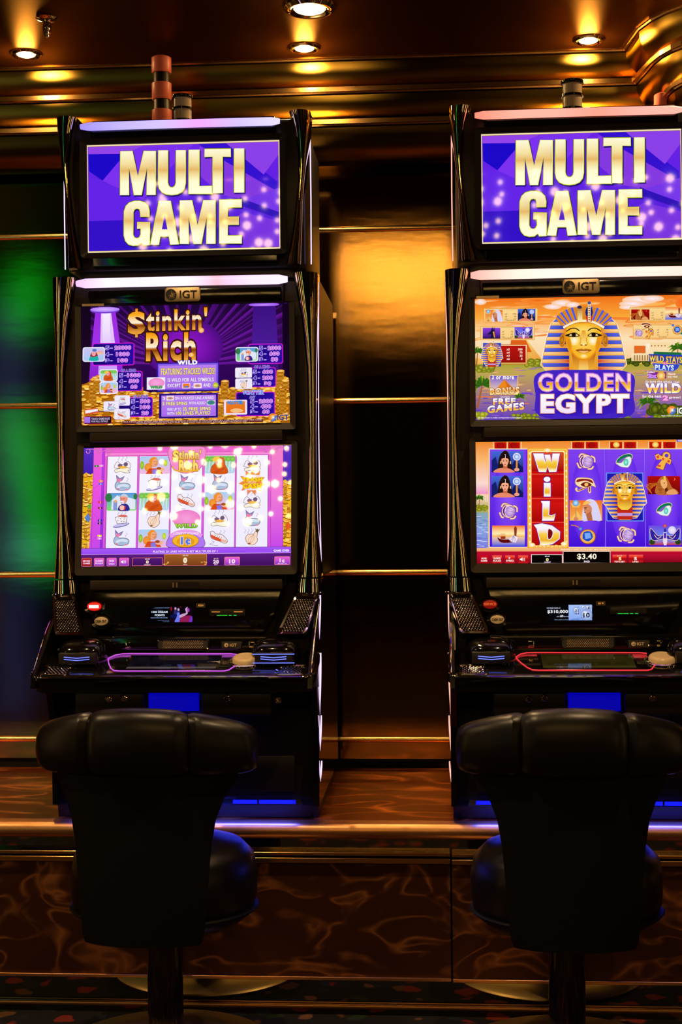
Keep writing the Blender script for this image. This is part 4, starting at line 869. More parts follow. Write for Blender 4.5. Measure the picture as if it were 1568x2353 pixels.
def art_upper_right():
    a = Art((176, 205), (1615, 180), (1622, 996), (186, 1012), WU, HU)
    landscape(a, 100, 1700, (170, 330, 470, 660))
    a.rect(100, 600, 1700, 700, '#f8c060', '#e8a850')
    q = random.Random(9)
    for _ in range(60):                      # cloud streaks
        x, y = q.uniform(170, 1600), q.uniform(200, 470); wd = q.uniform(40, 130)
        a.ell(x, y, wd, q.uniform(5, 14), q.choice(['#f89038', '#fbb050', '#f8a040', '#f07828']), q.choice(['#ffd898', '#fbb860', '#ffe8c8', '#f88838']), n=12, rot=q.uniform(-8, 3))
    for x, y, rx, ry in ((760, 235, 70, 22), (700, 258, 60, 18), (830, 245, 50, 20), (1280, 215, 120, 30), (1230, 240, 90, 22), (1360, 205, 80, 22), (1200, 262, 60, 16), (215, 225, 40, 20)): a.ell(x, y, rx, ry, '#fbc898', '#fdf0ff', n=18)
    a.ell(1600, 230, 90, 60, '#f88028', '#f04808', n=16); a.ell(600, 215, 120, 16, '#f89030', '#f06010', n=14)
    a.poly([(420, 660), (520, 470), (650, 640), (650, 700), (420, 700)], ['#f0a830', '#f8d070', '#e88c18', '#e0a030', '#e0a030']); a.poly([(420, 480), (520, 480), (560, 560), (410, 560)], '#e06018')
    # ground, river, bank
    a.bands([(100, 1700, 640), (100, 1700, 690), (100, 1700, 790), (100, 1700, 1020)], ['#a8a030', '#c0a850', '#b08870', '#6038b8'])
    for _ in range(230):
        x, y = q.uniform(170, 1600), q.uniform(660, 1000); t = (y - 660) / 340
        a.ell(x, y, q.uniform(14, 48), q.uniform(2, 5), q.choice(['#d89868', '#b88858', '#9878a8', '#e8b078'] if t < .5 else ['#e87848', '#7848d0', '#9060d8', '#c86878', '#5a34c0']), n=8)
    for x0, x1, y, s in ((180, 300, 670, 2), (520, 640, 632, 3), (1195, 1340, 628, 4)): bush(a, x0, x1, y, 26, '#5c6c10' if s != 4 else '#283c0c', '#c8c038' if s != 4 else '#70781c', s)
    # temple on the far bank
    a.rect(1240, 520, 1320, 580, '#e86820', '#d87030'); a.rect(1316, 505, 1345, 590, '#fff0d8', '#f8d8a8'); a.rect(1345, 500, 1480, 590, '#f8d8a0', '#f8e0b8'); a.rect(1222, 570, 1345, 622, '#f8e4b8', '#e8c890')
    for i in range(6): a.rect(1240 + i * 17, 582, 1248 + i * 17, 618, '#a87840'); 
    for i in range(5): a.rect(1352 + i * 22, 516, 1360 + i * 22, 524, '#a04818')
    palm(a, 1530, 540, .8); palm(a, 196, 560, .7); palm(a, 228, 780, 1.15, .6); palm(a, 480, 860, .55); palm(a, 1330, 900, .9)
    bush(a, 1350, 1620, 950, 50, '#2c3c0c', '#7c8818', 7, 34); bush(a, 1380, 1620, 1000, 30, '#4c6010', '#a8b828', 8, 24); bush(a, 185, 260, 985, 26, '#7c8810', '#e0d040', 9, 14); bush(a, 440, 600, 990, 24, '#4c5c10', '#c0c030', 10, 20); bush(a, 1060, 1200, 990, 26, '#4c5c10', '#b0c030', 11, 20)
    # big head
    pharaoh(a, 905, 446, 1.0)
    # pay tables
    def table(x0, y0, x1, y1, rows, kx, vx, c='#70541c'):
        a.rrect(x0, y0, x1, y1, 4, '#e8a040'); a.rect(x0 + 4, y0 + 4, x1 - 4, y1 - 4, '#fbd890', '#fbcc80'); a.line([(x0 + 12, y0 + 9), (x1 - 12, y0 + 9)], 1.6, '#c88030'); a.line([(x0 + 12, y1 - 9), (x1 - 12, y1 - 9)], 1.6, '#c88030')
        for i, (k_, v) in enumerate(rows):
            y = y0 + 33 + i * 17; a.text(k_, kx, y, kx + 15, y + 10, c, .01); a.text(v, vx - 8 * len(v), y, vx, y + 10, c, .01)
        a.text('of a kind', (kx + vx) / 2 - 26, y1 - 20, (kx + vx) / 2 + 26, y1 - 11, c, .01)
    R = (('x5', '100'), ('x4', '30'), ('x3', '10'))
    table(236, 268, 600, 362, R, 378, 455); s_king(a, 305, 316, .58, 200, 135); s_queen(a, 524, 312, .56)
    table(214, 386, 578, 480, (('x5', '75'), ('x4', '25'), ('x3', '10')), 358, 434); s_jackal(a, 289, 434); s_isis(a, 504, 432, .58)
    table(1210, 262, 1610, 358, (('x5', '60'), ('x4', '20'), ('x3', '5')), 1354, 1432); s_sphinx(a, 1281, 312, .57); s_boat(a, 1510, 306, .6)
    table(1232, 376, 1612, 476, (('x5', '50'), ('x4', '15'), ('x3', '5')), 1390, 1466); s_scarab(a, 1270, 436, .58); s_eye(a, 1322, 396, .56); s_ankh(a, 1338, 440, .5); s_amulet(a, 1522, 412, .6); s_ring(a, 1572, 440, .5)
    a.rect(344, 510, 528, 640, '#f8e0a0', '#d8a850'); a.line(rr(344, 528, 510, 640, 2, 1), 3, '#c83c20', True); a.rect(352, 518, 518, 630, '#b81410', '#98100c')
    for i, (k_, v) in enumerate((('x5', '300'), ('x4', '75'), ('x3', '25'), ('x2', '5'))):
        y = 535 + i * 21; a.text(k_, 390, y, 411, y + 14, '#fbf0d8', .03); a.text(v, 497 - 10 * len(v), y, 497, y + 14, '#fbf0d8', .03)
    a.rect(232, 498, 354, 656, '#3850c8', '#2030a0'); pharaoh(a, 292, 548, .265, True)
    # bonus panel
    a.rect(278, 716, 466, 842, '#6048d8', '#f8d8a0'); a.line(rr(278, 466, 716, 842, 2, 1), 5, '#f8c868', True); a.poly([(322, 806), (376, 742), (440, 806)], '#f08818'); a.poly([(376, 742), (440, 806), (400, 806)], '#d86c10')
    a.text('3 or more', 292, 710, 440, 742, '#fff8f0', .04, '#6038a8', .06, rise=.0); a.rect(282, 806, 470, 812, '#c86020')
    W_ = grad([(0, '#ffffff'), (.5, '#f8e8d8'), (.62, '#f0a828'), (1, '#f8c848')])
    a.text('BONUS', 280, 800, 476, 846, grad([(0, '#fff8e0'), (.5, '#f0a828'), (1, '#fff0b0')]), .05, '#8c3c18', .05, rise=-.05)
    a.text('triggers', 350, 852, 412, 868, '#e8d8f8', .02)
    a.text('FREE', 300, 868, 452, 912, W_, .05, '#5430a8', .05, rise=-.02); a.text('GAMES', 262, 918, 510, 968, W_, .05, '#5430a8', .05, rise=-.1)
    a.text('All wins shown in credits corresponding to lines played', 200, 992, 490, 1003, '#f0e8f8', .02)
    # title
    a.blob([(600, 700), (900, 680), (1215, 700), (1235, 850), (1215, 985), (900, 1010), (610, 985), (585, 850)], '#4424c0')
    a.ell(905, 900, 300, 90, '#3c1cc0', '#2810a0', n=30)
    a.text('GOLDEN', 604, 704, 1214, 822, grad([(0, '#fbd0e8'), (.42, '#f8e0d8'), (.5, '#f0a018'), (.85, '#f8d048'), (1, '#fff8d0')]), .012, '#c878e0', .04, shift=(0, 8, '#2c14a8'))
    a.text('EGYPT', 620, 840, 1206, 968, grad([(0, '#ffffff'), (1, '#f0e0ff')]), .04, '#f0a060', .025, shift=(0, 8, '#2c14a8'))
    # promo at the right
    a.poly([(1370, 560), (1552, 566), (1556, 590), (1366, 588)], '#1c6c40'); a.poly([(1335, 575), (1560, 583), (1556, 652), (1530, 640), (1340, 625)], '#283cb8'); a.text('WILD STAYS', 1340, 584, 1556, 628, grad([(0, '#f0a028'), (.5, '#fbe050'), (1, '#f8b838')]), .04, '#4c2c10', .03, rise=.05)
    a.poly([(1360, 636), (1540, 646), (1528, 672), (1500, 690), (1380, 682)], '#2c48d0'); a.text('2', 1432, 626, 1456, 648, '#f060c8', .06); a.text('PLAYS', 1376, 646, 1502, 684, grad([(0, '#ffffff'), (1, '#88b8f8')]), .05, '#1c2c98', .04, rise=.03)
    a.rect(1330, 696, 1452, 738, '#8c2890', '#5c1c90'); a.text('Collect', 1326, 688, 1376, 702, '#ffe8f0', .02); a.text('2x', 1330, 708, 1388, 734, '#c870f8', .05, '#f8e8ff', .03); a.ell(1418, 720, 28, 28, '#e09018', '#fff0a0'); a.text('Above', 1462, 700, 1512, 714, '#ffe8f0', .03); a.text('any reel', 1462, 720, 1524, 736, '#ffe8f0', .03)
    a.text('to turn the whole reel', 1314, 746, 1536, 768, '#fff0f4', .03, '#8c3848', .03, rise=.03)
    a.text('WILD', 1312, 770, 1548, 838, grad([(0, '#ffffff'), (.35, '#f8f0ff'), (.5, '#f8b020'), (.8, '#fbe060'), (1, '#ffffff')]), .06, '#5c28b0', .04)
    a.text('for the next', 1294, 846, 1420, 866, '#fff0f4', .03, '#8c3848', .03); a.text('2', 1426, 850, 1466, 886, '#f8a8e8', .07, '#b02890', .05); a.text('games!', 1470, 856, 1546, 876, '#fff0f4', .03, '#8c3848', .03)
    logo_disc(a, 1486, 950, 29); a.text('IGT', 1524, 932, 1592, 974, '#ffffff', .03); a.text('Malfunction voids all pays and plays', 1420, 982, 1608, 992, '#f0e8f8', .01)
    return a

def art_lower_right():
    a = Art((183, 55), (1610, 38), (1616, 848), (194, 858), WL, HL)
    a.bands([(100, 1700, 30), (100, 1700, 180), (100, 1700, 330), (100, 1700, 400)], ['#f08828', '#fbb870', '#fbd8d0', '#f090c8'])
    a.bands([(100, 1700, 520), (100, 1700, 640), (100, 1700, 780)], ['#88a8b0', '#88a0e0', '#7c70e0'])
    a.rect(100, 400, 1700, 522, '#f8d0b0', '#a8a858'); q = random.Random(4)
    for _ in range(70):
        x = q.choice([q.uniform(185, 270), q.uniform(1552, 1612)]); a.ell(x, q.uniform(545, 765), q.uniform(8, 26), 2.4, q.choice(['#d0d8ff', '#6880d0', '#a8b8f0']), n=8)
    bush(a, 190, 268, 490, 20, '#5c6c10', '#c8c028', 5, 16); bush(a, 1556, 1614, 470, 24, '#405810', '#889828', 6, 14); palm(a, 210, 430, .5)
    for i in range(3): a.rect(236 + i * 12, 410, 242 + i * 12, 450, '#f8e0c8')
    a.poly(rr(268, 1556, 94, 758, 4, 1), '#f8c070'); a.poly(rr(274, 1550, 100, 752, 4, 1), '#fff0d8'); a.rect(278, 104, 1546, 748, '#5c20e8')
    xs = [(280, 518), (552, 768), (802, 1034), (1044, 1297), (1304, 1544)]
    for i, (x0, x1) in enumerate(xs):
        o = rr(x0, x1, 106, 746, 4, 1); a.poly(o, ['#8040f0' if p[1] < 400 else '#4410d8' for p in o]); a.ell((x0 + x1) / 2, 430, 100, 300, '#6428e8' , '#8c50f8', n=24)
    for x in (1039, 1300): a.line([(x, 104), (x, 748)], 3, '#a880f8')
    # counters over the reels
    for x in (350, 440, 865, 955, 1115, 1206, 1372, 1463):
        coin = x in (1115, 1372)
        a.rect(x - 40, 56, x + 38, 97, '#c8100c', '#b80c08'); a.ell(x, 76, 24, 20, '#6c0806', n=18); a.ell(x + 2, 76, 21, 18, '#a80c0a', n=18)
        if coin: a.ell(x, 74, 23, 21, '#c87818', n=18); a.ell(x, 73, 20, 18, '#f0b838', '#fff0a0', n=18)
    for x in (302, 395, 488, 820, 910, 1003, 1070, 1160, 1252, 1326, 1418, 1510): a.line([(x, 52), (x, 98)], 5, '#ffd8a0')
    # reel symbols
    Y = (185, 350, 512, 672)
    s_queen(a, 395, 186); s_queen(a, 395, 350); s_scarab(a, 402, 512, 1.05); s_boat(a, 402, 675)
    s_scarab(a, 915, 184, 1.05); s_eye(a, 912, 345, 1.); s_king(a, 912, 505); s_amulet(a, 918, 675, 1.)
    s_ring(a, 1166, 182, .95); s_scarab(a, 1176, 668, 1.05)
    a.poly(rr(1046, 1290, 258, 580, 2, 1), '#6898f8'); a.poly(rr(1052, 1284, 264, 574, 2, 1), '#1c18b0'); pharaoh(a, 1167, 358, .505, True)
    s_ankh(a, 1418, 180, .95); s_sphinx(a, 1424, 342); s_ring(a, 1424, 504, .9); s_isis(a, 1427, 672)
    # the flaming wild reel
    a.poly(rr(526, 798, 92, 760, 14, 3), '#fb9828'); a.poly(rr(534, 790, 100, 752, 12, 3), '#ffe068'); a.poly(rr(540, 784, 106, 748, 10, 3), '#f0a428'); a.poly(rr(546, 776, 112, 744, 12, 3), '#ffe898')
    for i in range(16):
        for x in (541, 785): a.ell(x, 130 + i * 39, 5, 8, '#fffbd0', n=8)
    a.poly(rr(554, 768, 122, 738, 8, 2), '#c8100c')
    for y in (122, 290, 452, 612): a.bands([(556, 766, y + 4), (556, 766, y + 120), (556, 766, y + 126 if y < 600 else 738)], ['#d84818' if y == 122 else '#d01410', '#a80808', '#a80808'])
    for y in (268, 430, 588): a.line([(554, y), (768, y)], 5, '#e85038')
    WG = grad([(0, '#ffffff'), (.22, '#f8f0ff'), (.45, '#f8d048'), (.75, '#f0b020'), (.9, '#fff0b0'), (1, '#ffffff')])
    def big(pl, x0, y0, x1, y1):
        cx, cy = (x0 + x1) / 2, (y0 + y1) / 2
        for e, c in ((9, '#6c1898'), (5, '#f4e8ff'), (0, None)):
            for part in pl:
                pts = [(x0 + u * (x1 - x0), y0 + v * (y1 - y0)) for u, v in part]
                if c: a.poly(pts, c); a.line(pts, 2 * e, c, True)
                else:
                    bm = bmesh.new(); bm.faces.new([bm.verts.new((p[0], p[1], 0)) for p in pts]); 
                    for t in WG.stops: bmesh.ops.bisect_plane(bm, geom=bm.verts[:] + bm.edges[:] + bm.faces[:], plane_co=(0, y0 + t * (y1 - y0), 0), plane_no=(0, 1, 0))
                    bm.verts.index_update(); a.add([(v.co.x, v.co.y) for v in bm.verts], [tuple(v.index for v in f.verts) for f in bm.faces], [WG((v.co.y - y0) / (y1 - y0)) for v in bm.verts]); bm.free()
    big([[(0, 0), (.36, .02), (.44, .55), (.5, .38), (.44, .08), (.62, .08), (.7, .55), (.76, .02), (1, 0), (.86, .98), (.62, .98), (.54, .66), (.46, .98), (.22, .98)]], 570, 132, 738, 254)
    a.ell(657, 302, 27, 21, '#6c1898', n=18); a.ell(657, 302, 22, 17, '#ffffff', n=18)
    big([[(0, 0), (1, 0), (.9, .08), (.9, .92), (1, 1), (0, 1), (.1, .92), (.1, .08)]], 636, 330, 680, 412)
    big([[(.0, .0), (.62, .0), (.58, .1), (.52, .72), (.78, .78), (1, .66), (.9, 1), (.06, 1), (.14, .9), (.14, .1)]], 618, 450, 708, 572)
    big([[(0, .06), (.3, 0), (.7, .1), (1, .36), (.98, .66), (.72, .88), (.2, 1), (.26, .85), (.12, .2)]], 572, 598, 738, 742)
    a.blob([(664, 630), (690, 640), (694, 668), (678, 696), (660, 690)], '#7c0808', '#f4e8ff', 5)
    for i in range(9): a.ell(560 + i * 26, 742 + (i % 2) * 5, 16, 8, '#f8a020', '#fff4a0', n=9)
    for x, y in ((660, 110), (556, 735), (768, 728)): a.ell(x, y, 22, 14, '#ffd860', '#ffffff', n=14)
    # message line and button bar
    a.rect(100, 756, 1700, 776, '#f0b878', '#f0a870'); a.text('PLAYING 5 LINES WITH A BET MULTIPLIER OF 1', 748, 760, 1080, 771, '#fff4d8', .03, '#a04828', .02)
    a.bands([(100, 1700, 776), (100, 1700, 800), (100, 1700, 870)], ['#c00c30', '#b80c30', '#88081c'])
    a.line([(186, 777), (1612, 777)], 2.5, '#f09060')
    def rb(x0, x1, t1, t2, y0=804, y1=856):
        a.bands([(x0, x1, y0), (x0, x1, y0 + 18), (x0, x1, y0 + 26), (x0, x1, y1)], ['#f86048', '#e01c18', '#a00c10', '#c81820'])
        if t1: a.text(t1, x0 + 8, y0 + 12, x1 - 8, y0 + 25, '#ffe8e0', .03)
        if t2: a.text(t2, x0 + 6, y0 + 28, x1 - 6, y0 + 41, '#ffe8e0', .03)
    a.rect(214, 804, 268, 856, '#d00c18', '#a80810'); a.text('MORE', 224, 818, 258, 829, '#fff0f0', .03); a.text('GAMES', 220, 833, 262, 845, '#fff0f0', .03)
    rb(295, 358, 'GAME', 'RULES'); rb(380, 444, None, 'SPEED'); a.poly([(404, 814), (415, 821), (404, 829)], '#ffffff'); rb(466, 530, None, None)
    a.poly([(476, 826), (483, 826), (494, 817), (494, 842), (483, 834), (476, 834)], '#ffffff')
    for r in (8, 14): a.line([(495 + r * math.cos(t), 830 + r * math.sin(t)) for t in (-.9, -.45, 0, .45, .9)], 2.6, '#ffffff')
    a.rect(551, 797, 757, 857, '#f8e8e0'); a.rect(555, 801, 753, 854, '#080404'); a.text('$0.00', 641, 806, 673, 815, '#e8e0f8', .02); a.text('0', 648, 821, 666, 842, '#f0e890', .05); a.text('CREDIT', 636, 844, 680, 853, '#f0d8f8', .03)
    a.rect(759, 776, 1070, 856, '#f8d8c8'); a.rect(763, 779, 1066, 853, '#080303'); a.text('$3.40', 852, 792, 980, 834, '#fff4dc', .025); a.text('PAID', 897, 838, 935, 851, '#f8e8f8', .03)
    rb(1084, 1174, None, None, 800); a.text('$0.05', 1114, 803, 1146, 812, '#f8c8a8', .02); a.text('5', 1123, 815, 1141, 837, '#fff0a0', .05); a.text('TOTAL BET', 1096, 840, 1162, 851, '#ffe8e0', .03)
    rb(1190, 1282, None, None, 800); a.text('5', 1224, 814, 1242, 837, '#fff0d8', .05); a.text('LINES', 1214, 841, 1252, 851, '#ffe8e0', .03)
    rb(1534, 1610, None, None, 798); cents(a, 1552, 812, 1590, 836, '#fff0d8', .03, '#a02020', .02); a.text('DENOM', 1546, 841, 1600, 851, '#ffe8e0', .02)
    a.rect(1510, 40, 1616, 56, '#4c30c0'); a.text('DENOM 1c', 1518, 42, 1606, 54, '#f0f0ff', .02)
    return a

LET = {
 'M': [[(0, 1), (.33, 1), (.5, .42), (.67, 1), (1, 1), (1, 0), (.76, 0), (.76, .64), (.6, 0), (.4, 0), (.24, .64), (.24, 0), (0, 0)]],
 'U': [[(0, 1), (.34, 1), (.34, .27), (.37, .2), (.43, .16), (.5, .15), (.57, .16), (.63, .2), (.66, .27), (.66, 1), (1, 1), (1, .25), (.96, .13), (.86, .05), (.7, .005), (.5, -.01), (.3, .005), (.14, .05), (.04, .13), (0, .25)]],
 'L': [[(0, 1), (.42, 1), (.42, .17), (1, .17), (1, 0), (0, 0)]],
 'T': [[(0, 1), (1, 1), (1, .83), (.68, .83), (.68, 0), (.32, 0), (.32, .83), (0, .83)]],
 'I': [[(0, 1), (1, 1), (1, 0), (0, 0)]],
 'G': [[(.98, .66), (.98, .78), (.93, .9), (.8, .975), (.6, 1.01), (.4, 1.01), (.2, .975), (.07, .9), (0, .78), (0, .22), (.06, .1), (.18, .02), (.36, -.01), (.55, .0), (.68, .06), (.74, .0), (1, .0), (1, .52), (.52, .52), (.52, .38), (.66, .38), (.66, .24), (.6, .17), (.5, .15), (.4, .17), (.34, .24), (.34, .76), (.4, .83), (.5, .85), (.6, .83), (.64, .76), (.64, .66)]],
 'A': [[(.3, 1), (.7, 1), (1, 0), (.71, 0), (.66, .19), (.34, .19), (.29, 0), (0, 0)]],
 'E': [[(0, 1), (1, 1), (1, .83), (.36, .83), (.36, .6), (.86, .6), (.86, .43), (.36, .43), (.36, .17), (1, .17), (1, 0), (0, 0)]],
}
def art_multi():
    a = Art((380, 652), (1262, 635), (1265, 1123), (390, 1138), WM, HM)
    a.rect(370, 600, 1290, 1160, '#6c24e8', '#4c18d8')
    fac = [([(388, 690), (560, 690), (455, 812), (392, 770)], '#1c08c8'), ([(388, 648), (660, 640), (620, 692), (388, 692)], '#9444e8'), ([(560, 690), (660, 640), (880, 640), (760, 760), (640, 900), (455, 812)], '#7c30f0'),
           ([(880, 640), (1010, 640), (1250, 820), (1255, 880), (1000, 720)], '#3410d0'), ([(1010, 640), (1258, 636), (1258, 700), (1190, 790)], '#8c40e8'), ([(900, 660), (1000, 720), (1240, 860), (1230, 940), (1000, 880), (860, 760)], '#8438e0'),
           ([(388, 800), (455, 812), (640, 900), (600, 990), (390, 1000)], '#6424e8'), ([(388, 995), (600, 990), (560, 1060), (700, 1130), (390, 1136)], '#3410c8'), ([(640, 900), (900, 860), (1100, 900), (1000, 1010), (780, 1130), (700, 1130), (560, 1060)], '#5c1ce0'),
           ([(1080, 890), (1260, 960), (1262, 990), (1090, 930)], '#2c0cb8'), ([(1000, 1010), (1100, 960), (1262, 1000), (1262, 1122), (1100, 1126)], '#7830e0'), ([(1100, 900), (1258, 850), (1260, 960)], '#7434e8'), ([(860, 1128), (1000, 1010), (1040, 1126)], '#3c14c8')]
    for p, c in fac: a.poly(p, [c] * len(p))
    G = grad([(0, '#fffbd8'), (.28, '#f6e2a0'), (.45, '#e8b868'), (.55, '#f4dc98'), (.72, '#fffcd0'), (1, '#ffffdc')])
    def word(letters, yt, yb):
        for ch, x0, x1, dy in letters:
            for pl in LET[ch]:
                pts = [(x0 + u * (x1 - x0), yb + dy - v * (yb - yt)) for u, v in pl]
                a.poly([(p[0] + 5, p[1] + 7) for p in pts], '#1c0878'); a.line([(p[0] + 4, p[1] + 6) for p in pts], 8, '#1c0878', True)
                a.line(pts, 9, '#3c4a10', True); a.line(pts, 5.5, '#d8e040', True)
                bm = bmesh.new(); bm.faces.new([bm.verts.new((p[0], p[1], 0)) for p in pts]); y0 = yt + dy; h_ = yb - yt
                for t in G.stops: bmesh.ops.bisect_plane(bm, geom=bm.verts[:] + bm.edges[:] + bm.faces[:], plane_co=(0, y0 + t * h_, 0), plane_no=(0, 1, 0))
                bm.verts.index_update(); a.add([(v.co.x, v.co.y) for v in bm.verts], [tuple(v.index for v in f.verts) for f in bm.faces], [G((v.co.y - y0) / h_) for v in bm.verts]); bm.free()
            if ch == 'A': a.poly([(x0 + .5 * (x1 - x0), yt + dy + 60), (x0 + .6 * (x1 - x0), yt + dy + 128), (x0 + .4 * (x1 - x0), yt + dy + 128)], '#4c18c8')
    word((('M', 537, 697, 6), ('U', 711, 834, 4), ('L', 850, 960, 2), ('T', 922, 1040, 0), ('I', 1057, 1100, -2)), 674, 872)
    word((('G', 556, 672, 4), ('A', 677, 804, 2), ('M', 811, 970, 0), ('E', 990, 1090, -2)), 904, 1100)
    o = [(383, 655), (1259, 638), (1262, 1120), (393, 1135)]
    a.line(o, 11, '#8c6428', True); a.line(o, 7, '#fbe8b0', True)
    return a

def art_member_left():                       # the small club display, dancers beside the words
    a = Art((60, 90), (800, 90), (800, 347), (60, 347), WS, HS)
    a.rect(50, 80, 810, 360, '#020306', '#020306'); a.rect(428, 90, 800, 347, '#0c0310', '#180618')
    a.text('JOIN OUR REWARD PROGRAM', 134, 106, 376, 120, '#9cb8f0', .01, slant=4); a.text('starting from', 208, 146, 298, 157, '#8098d8', .0)
    a.text('1500 DREAM', 116, 163, 384, 196, '#e4f0ff', .03); a.text('POINTS', 170, 214, 334, 248, '#e4f0ff', .03); a.text('DISCOUNTED & FREE CRUISES', 104, 268, 384, 283, '#9cb8f0', .01)
    a.text('Ask our friendly casino staff', 218, 315, 408, 327, '#88a0e0', .0); a.text('for more details', 302, 333, 410, 343, '#88a0e0', .0)
    a.ell(446, 128, 16, 38, '#700810', '#c01418'); a.ell(600, 98, 20, 8, '#500c10', '#a01820')
    for x, y, r in ((516, 124, 19), (566, 142, 20)): a.ell(x, y, r, r * 1.35, '#8c6898', '#e8c0d0'); a.blob([(x - 26, y + 90), (x - 20, y + 30), (x + 16, y + 26), (x + 30, y + 90)], '#282868')
    a.ell(728, 150, 26, 36, '#801c70', '#c050d0'); a.ell(738, 148, 13, 5, '#3040d0')
    a.blob([(430, 240), (500, 215), (550, 225), (540, 260), (450, 280)], '#0c1450'); a.blob([(500, 347), (540, 250), (540, 200), (576, 190), (590, 260), (580, 347)], '#6878f0')
    a.blob([(575, 250), (620, 215), (690, 195), (680, 130), (720, 96), (710, 140), (720, 200), (690, 230), (600, 275)], '#c8a0c8'); a.blob([(590, 347), (600, 290), (650, 250), (720, 240), (790, 255), (780, 347)], '#901c50'); a.blob([(740, 347), (770, 260), (796, 260), (790, 347)], '#7030c8')
    return a

def art_member_right():                      # prize draw advert with numbered balls
    a = Art((680, 224), (1068, 224), (1068, 356), (680, 356), WS, HS)
    a.rect(670, 215, 1080, 366, '#06060a', '#06060a'); a.rect(869, 226, 1066, 355, '#a8c4f8', '#88a8f0')
    a.text('TOP PRIZE STARTS AT', 683, 248, 800, 258, '#d8e4ff', .01); a.text('$310,000', 690, 268, 863, 300, '#f4f8ff', .025); a.text('ONLY', 768, 318, 796, 328, '#c8d8ff', .0); a.text('$2', 798, 311, 825, 330, '#f4f8ff', .03); a.text('PER LINE', 828, 319, 869, 328, '#c8d8ff', .0)
    a.text('Tickets available in the Casino', 748, 345, 866, 353, '#a8b8e8', .0)
    for x, y, r, t, s in ((938, 275, 33, '31', 15), (997, 248, 21, '4', 9), (1034, 254, 26, '18', 13), (1060, 242, 12, '2', 7), (1020, 313, 50, '10', 27)):
        a.ell(x, y, r, r, '#8098d8', '#d8e4ff', n=26); a.ell(x - r * .3, y - r * .3, r * .4, r * .4, '#c8d8ff', '#ffffff', n=14); a.text(t, x - s * (1 if len(t) > 1 else .5), y - s * .75, x + s * (1 if len(t) > 1 else .5), y + s * .75, '#080c18', .03)
    a.text('31', 922, 292, 954, 304, '#101828', .02); a.text('Paradise', 878, 322, 958, 346, '#4c78c0', .0, slant=6); a.text('LOTTO', 890, 345, 956, 354, '#3c68b0', .03)
    return a

def art_deck(col, seed):                     # dim picture on the button panel
    a = Art((0, 0), (100, 0), (100, 30), (0, 30), WD, HD)
    a.rect(-5, -5, 105, 35, col[0], col[1])
    for i in range(5): a.rect(6 + i * 18, 5, 20 + i * 18, 24, col[1], col[0])
    a.rect(0, 26, 100, 30, col[2], col[2])
    return a


# ------------------------------------------------------------------ room shell
CZ = 2.80                                     # lacquered ceiling over the machines
WY = 4.65                                     # wall behind the machines
ATR = 1.9                                     # front edge of the low ceiling; a taller hall begins here
fl = box('floor', -4.6, 4.6, -9, 5.0, -.05, 0, M['carpet']); tag(fl, 'dark patterned carpet with red and green leaf shapes', kind='structure')
ce = box('ceiling', -4.6, 4.6, ATR, 5.0, CZ, CZ + .06, M['ceil']); tag(ce, 'dark glossy amber ceiling above the slot machines', kind='structure')
c2 = box('ceiling', -4.6, 4.6, -9, ATR, 4.6, 4.66, M['dark']); tag(c2, 'tall dark ceiling of the hall in front of the machines', kind='structure')
tr = box('trim_1', -4.6, 4.6, ATR - .04, ATR, CZ - .02, 4.6, M['dark']); tag(tr, 'dark fascia where the low ceiling meets the tall hall', kind='structure')
for nm, b in (('wall_left', (-4.7, -4.6, -9, 5.0)), ('wall_right', (4.6, 4.7, -9, 5.0)), ('wall_front', (-4.7, 4.7, -9.1, -9))):
    tag(box(nm, *b, 0, 4.66, M['dark']), 'dark wall of the hall', kind='structure')
wb = box('wall_back', -4.6, 4.6, WY + .012, WY + .15, 0, CZ, M['dark']); tag(wb, 'dark glossy panelled wall behind the slot machines', kind='structure')
strip_z = [P(900, y, WY).z for y in (1699, 1315, 920, 525)] + [P(900, 525, WY).z * 2 - P(900, 920, WY).z]
ZT = P(900, 1880, 3.88).z                     # top of the plinth (found from the machine bases)
zz_ = [ZT + .02] + strip_z
for a_, b_ in zip(zz_, zz_[1:]):
    for x0, x1 in ((-3.9, -1.95), (-1.944, .56), (.566, 2.6)):
        box('panel', x0, x1, WY, WY + .02, a_ + .008, b_ - .008, M['wall'], wb)
for i, z in enumerate(strip_z):
    t = loft('trim_%d' % (i + 2), [[Vector((x, WY + .002 - .011 * math.sin(math.pi * k / 8), z - .0098 * math.cos(math.pi * k / 8))) for k in range(9)] + [Vector((x, WY + .012, z + .0098)), Vector((x, WY + .012, z - .0098))] for x in (-3.9, 2.6)], M['goldstrip']); tag(t, 'slim gold metal strip across the dark wall', kind='structure')

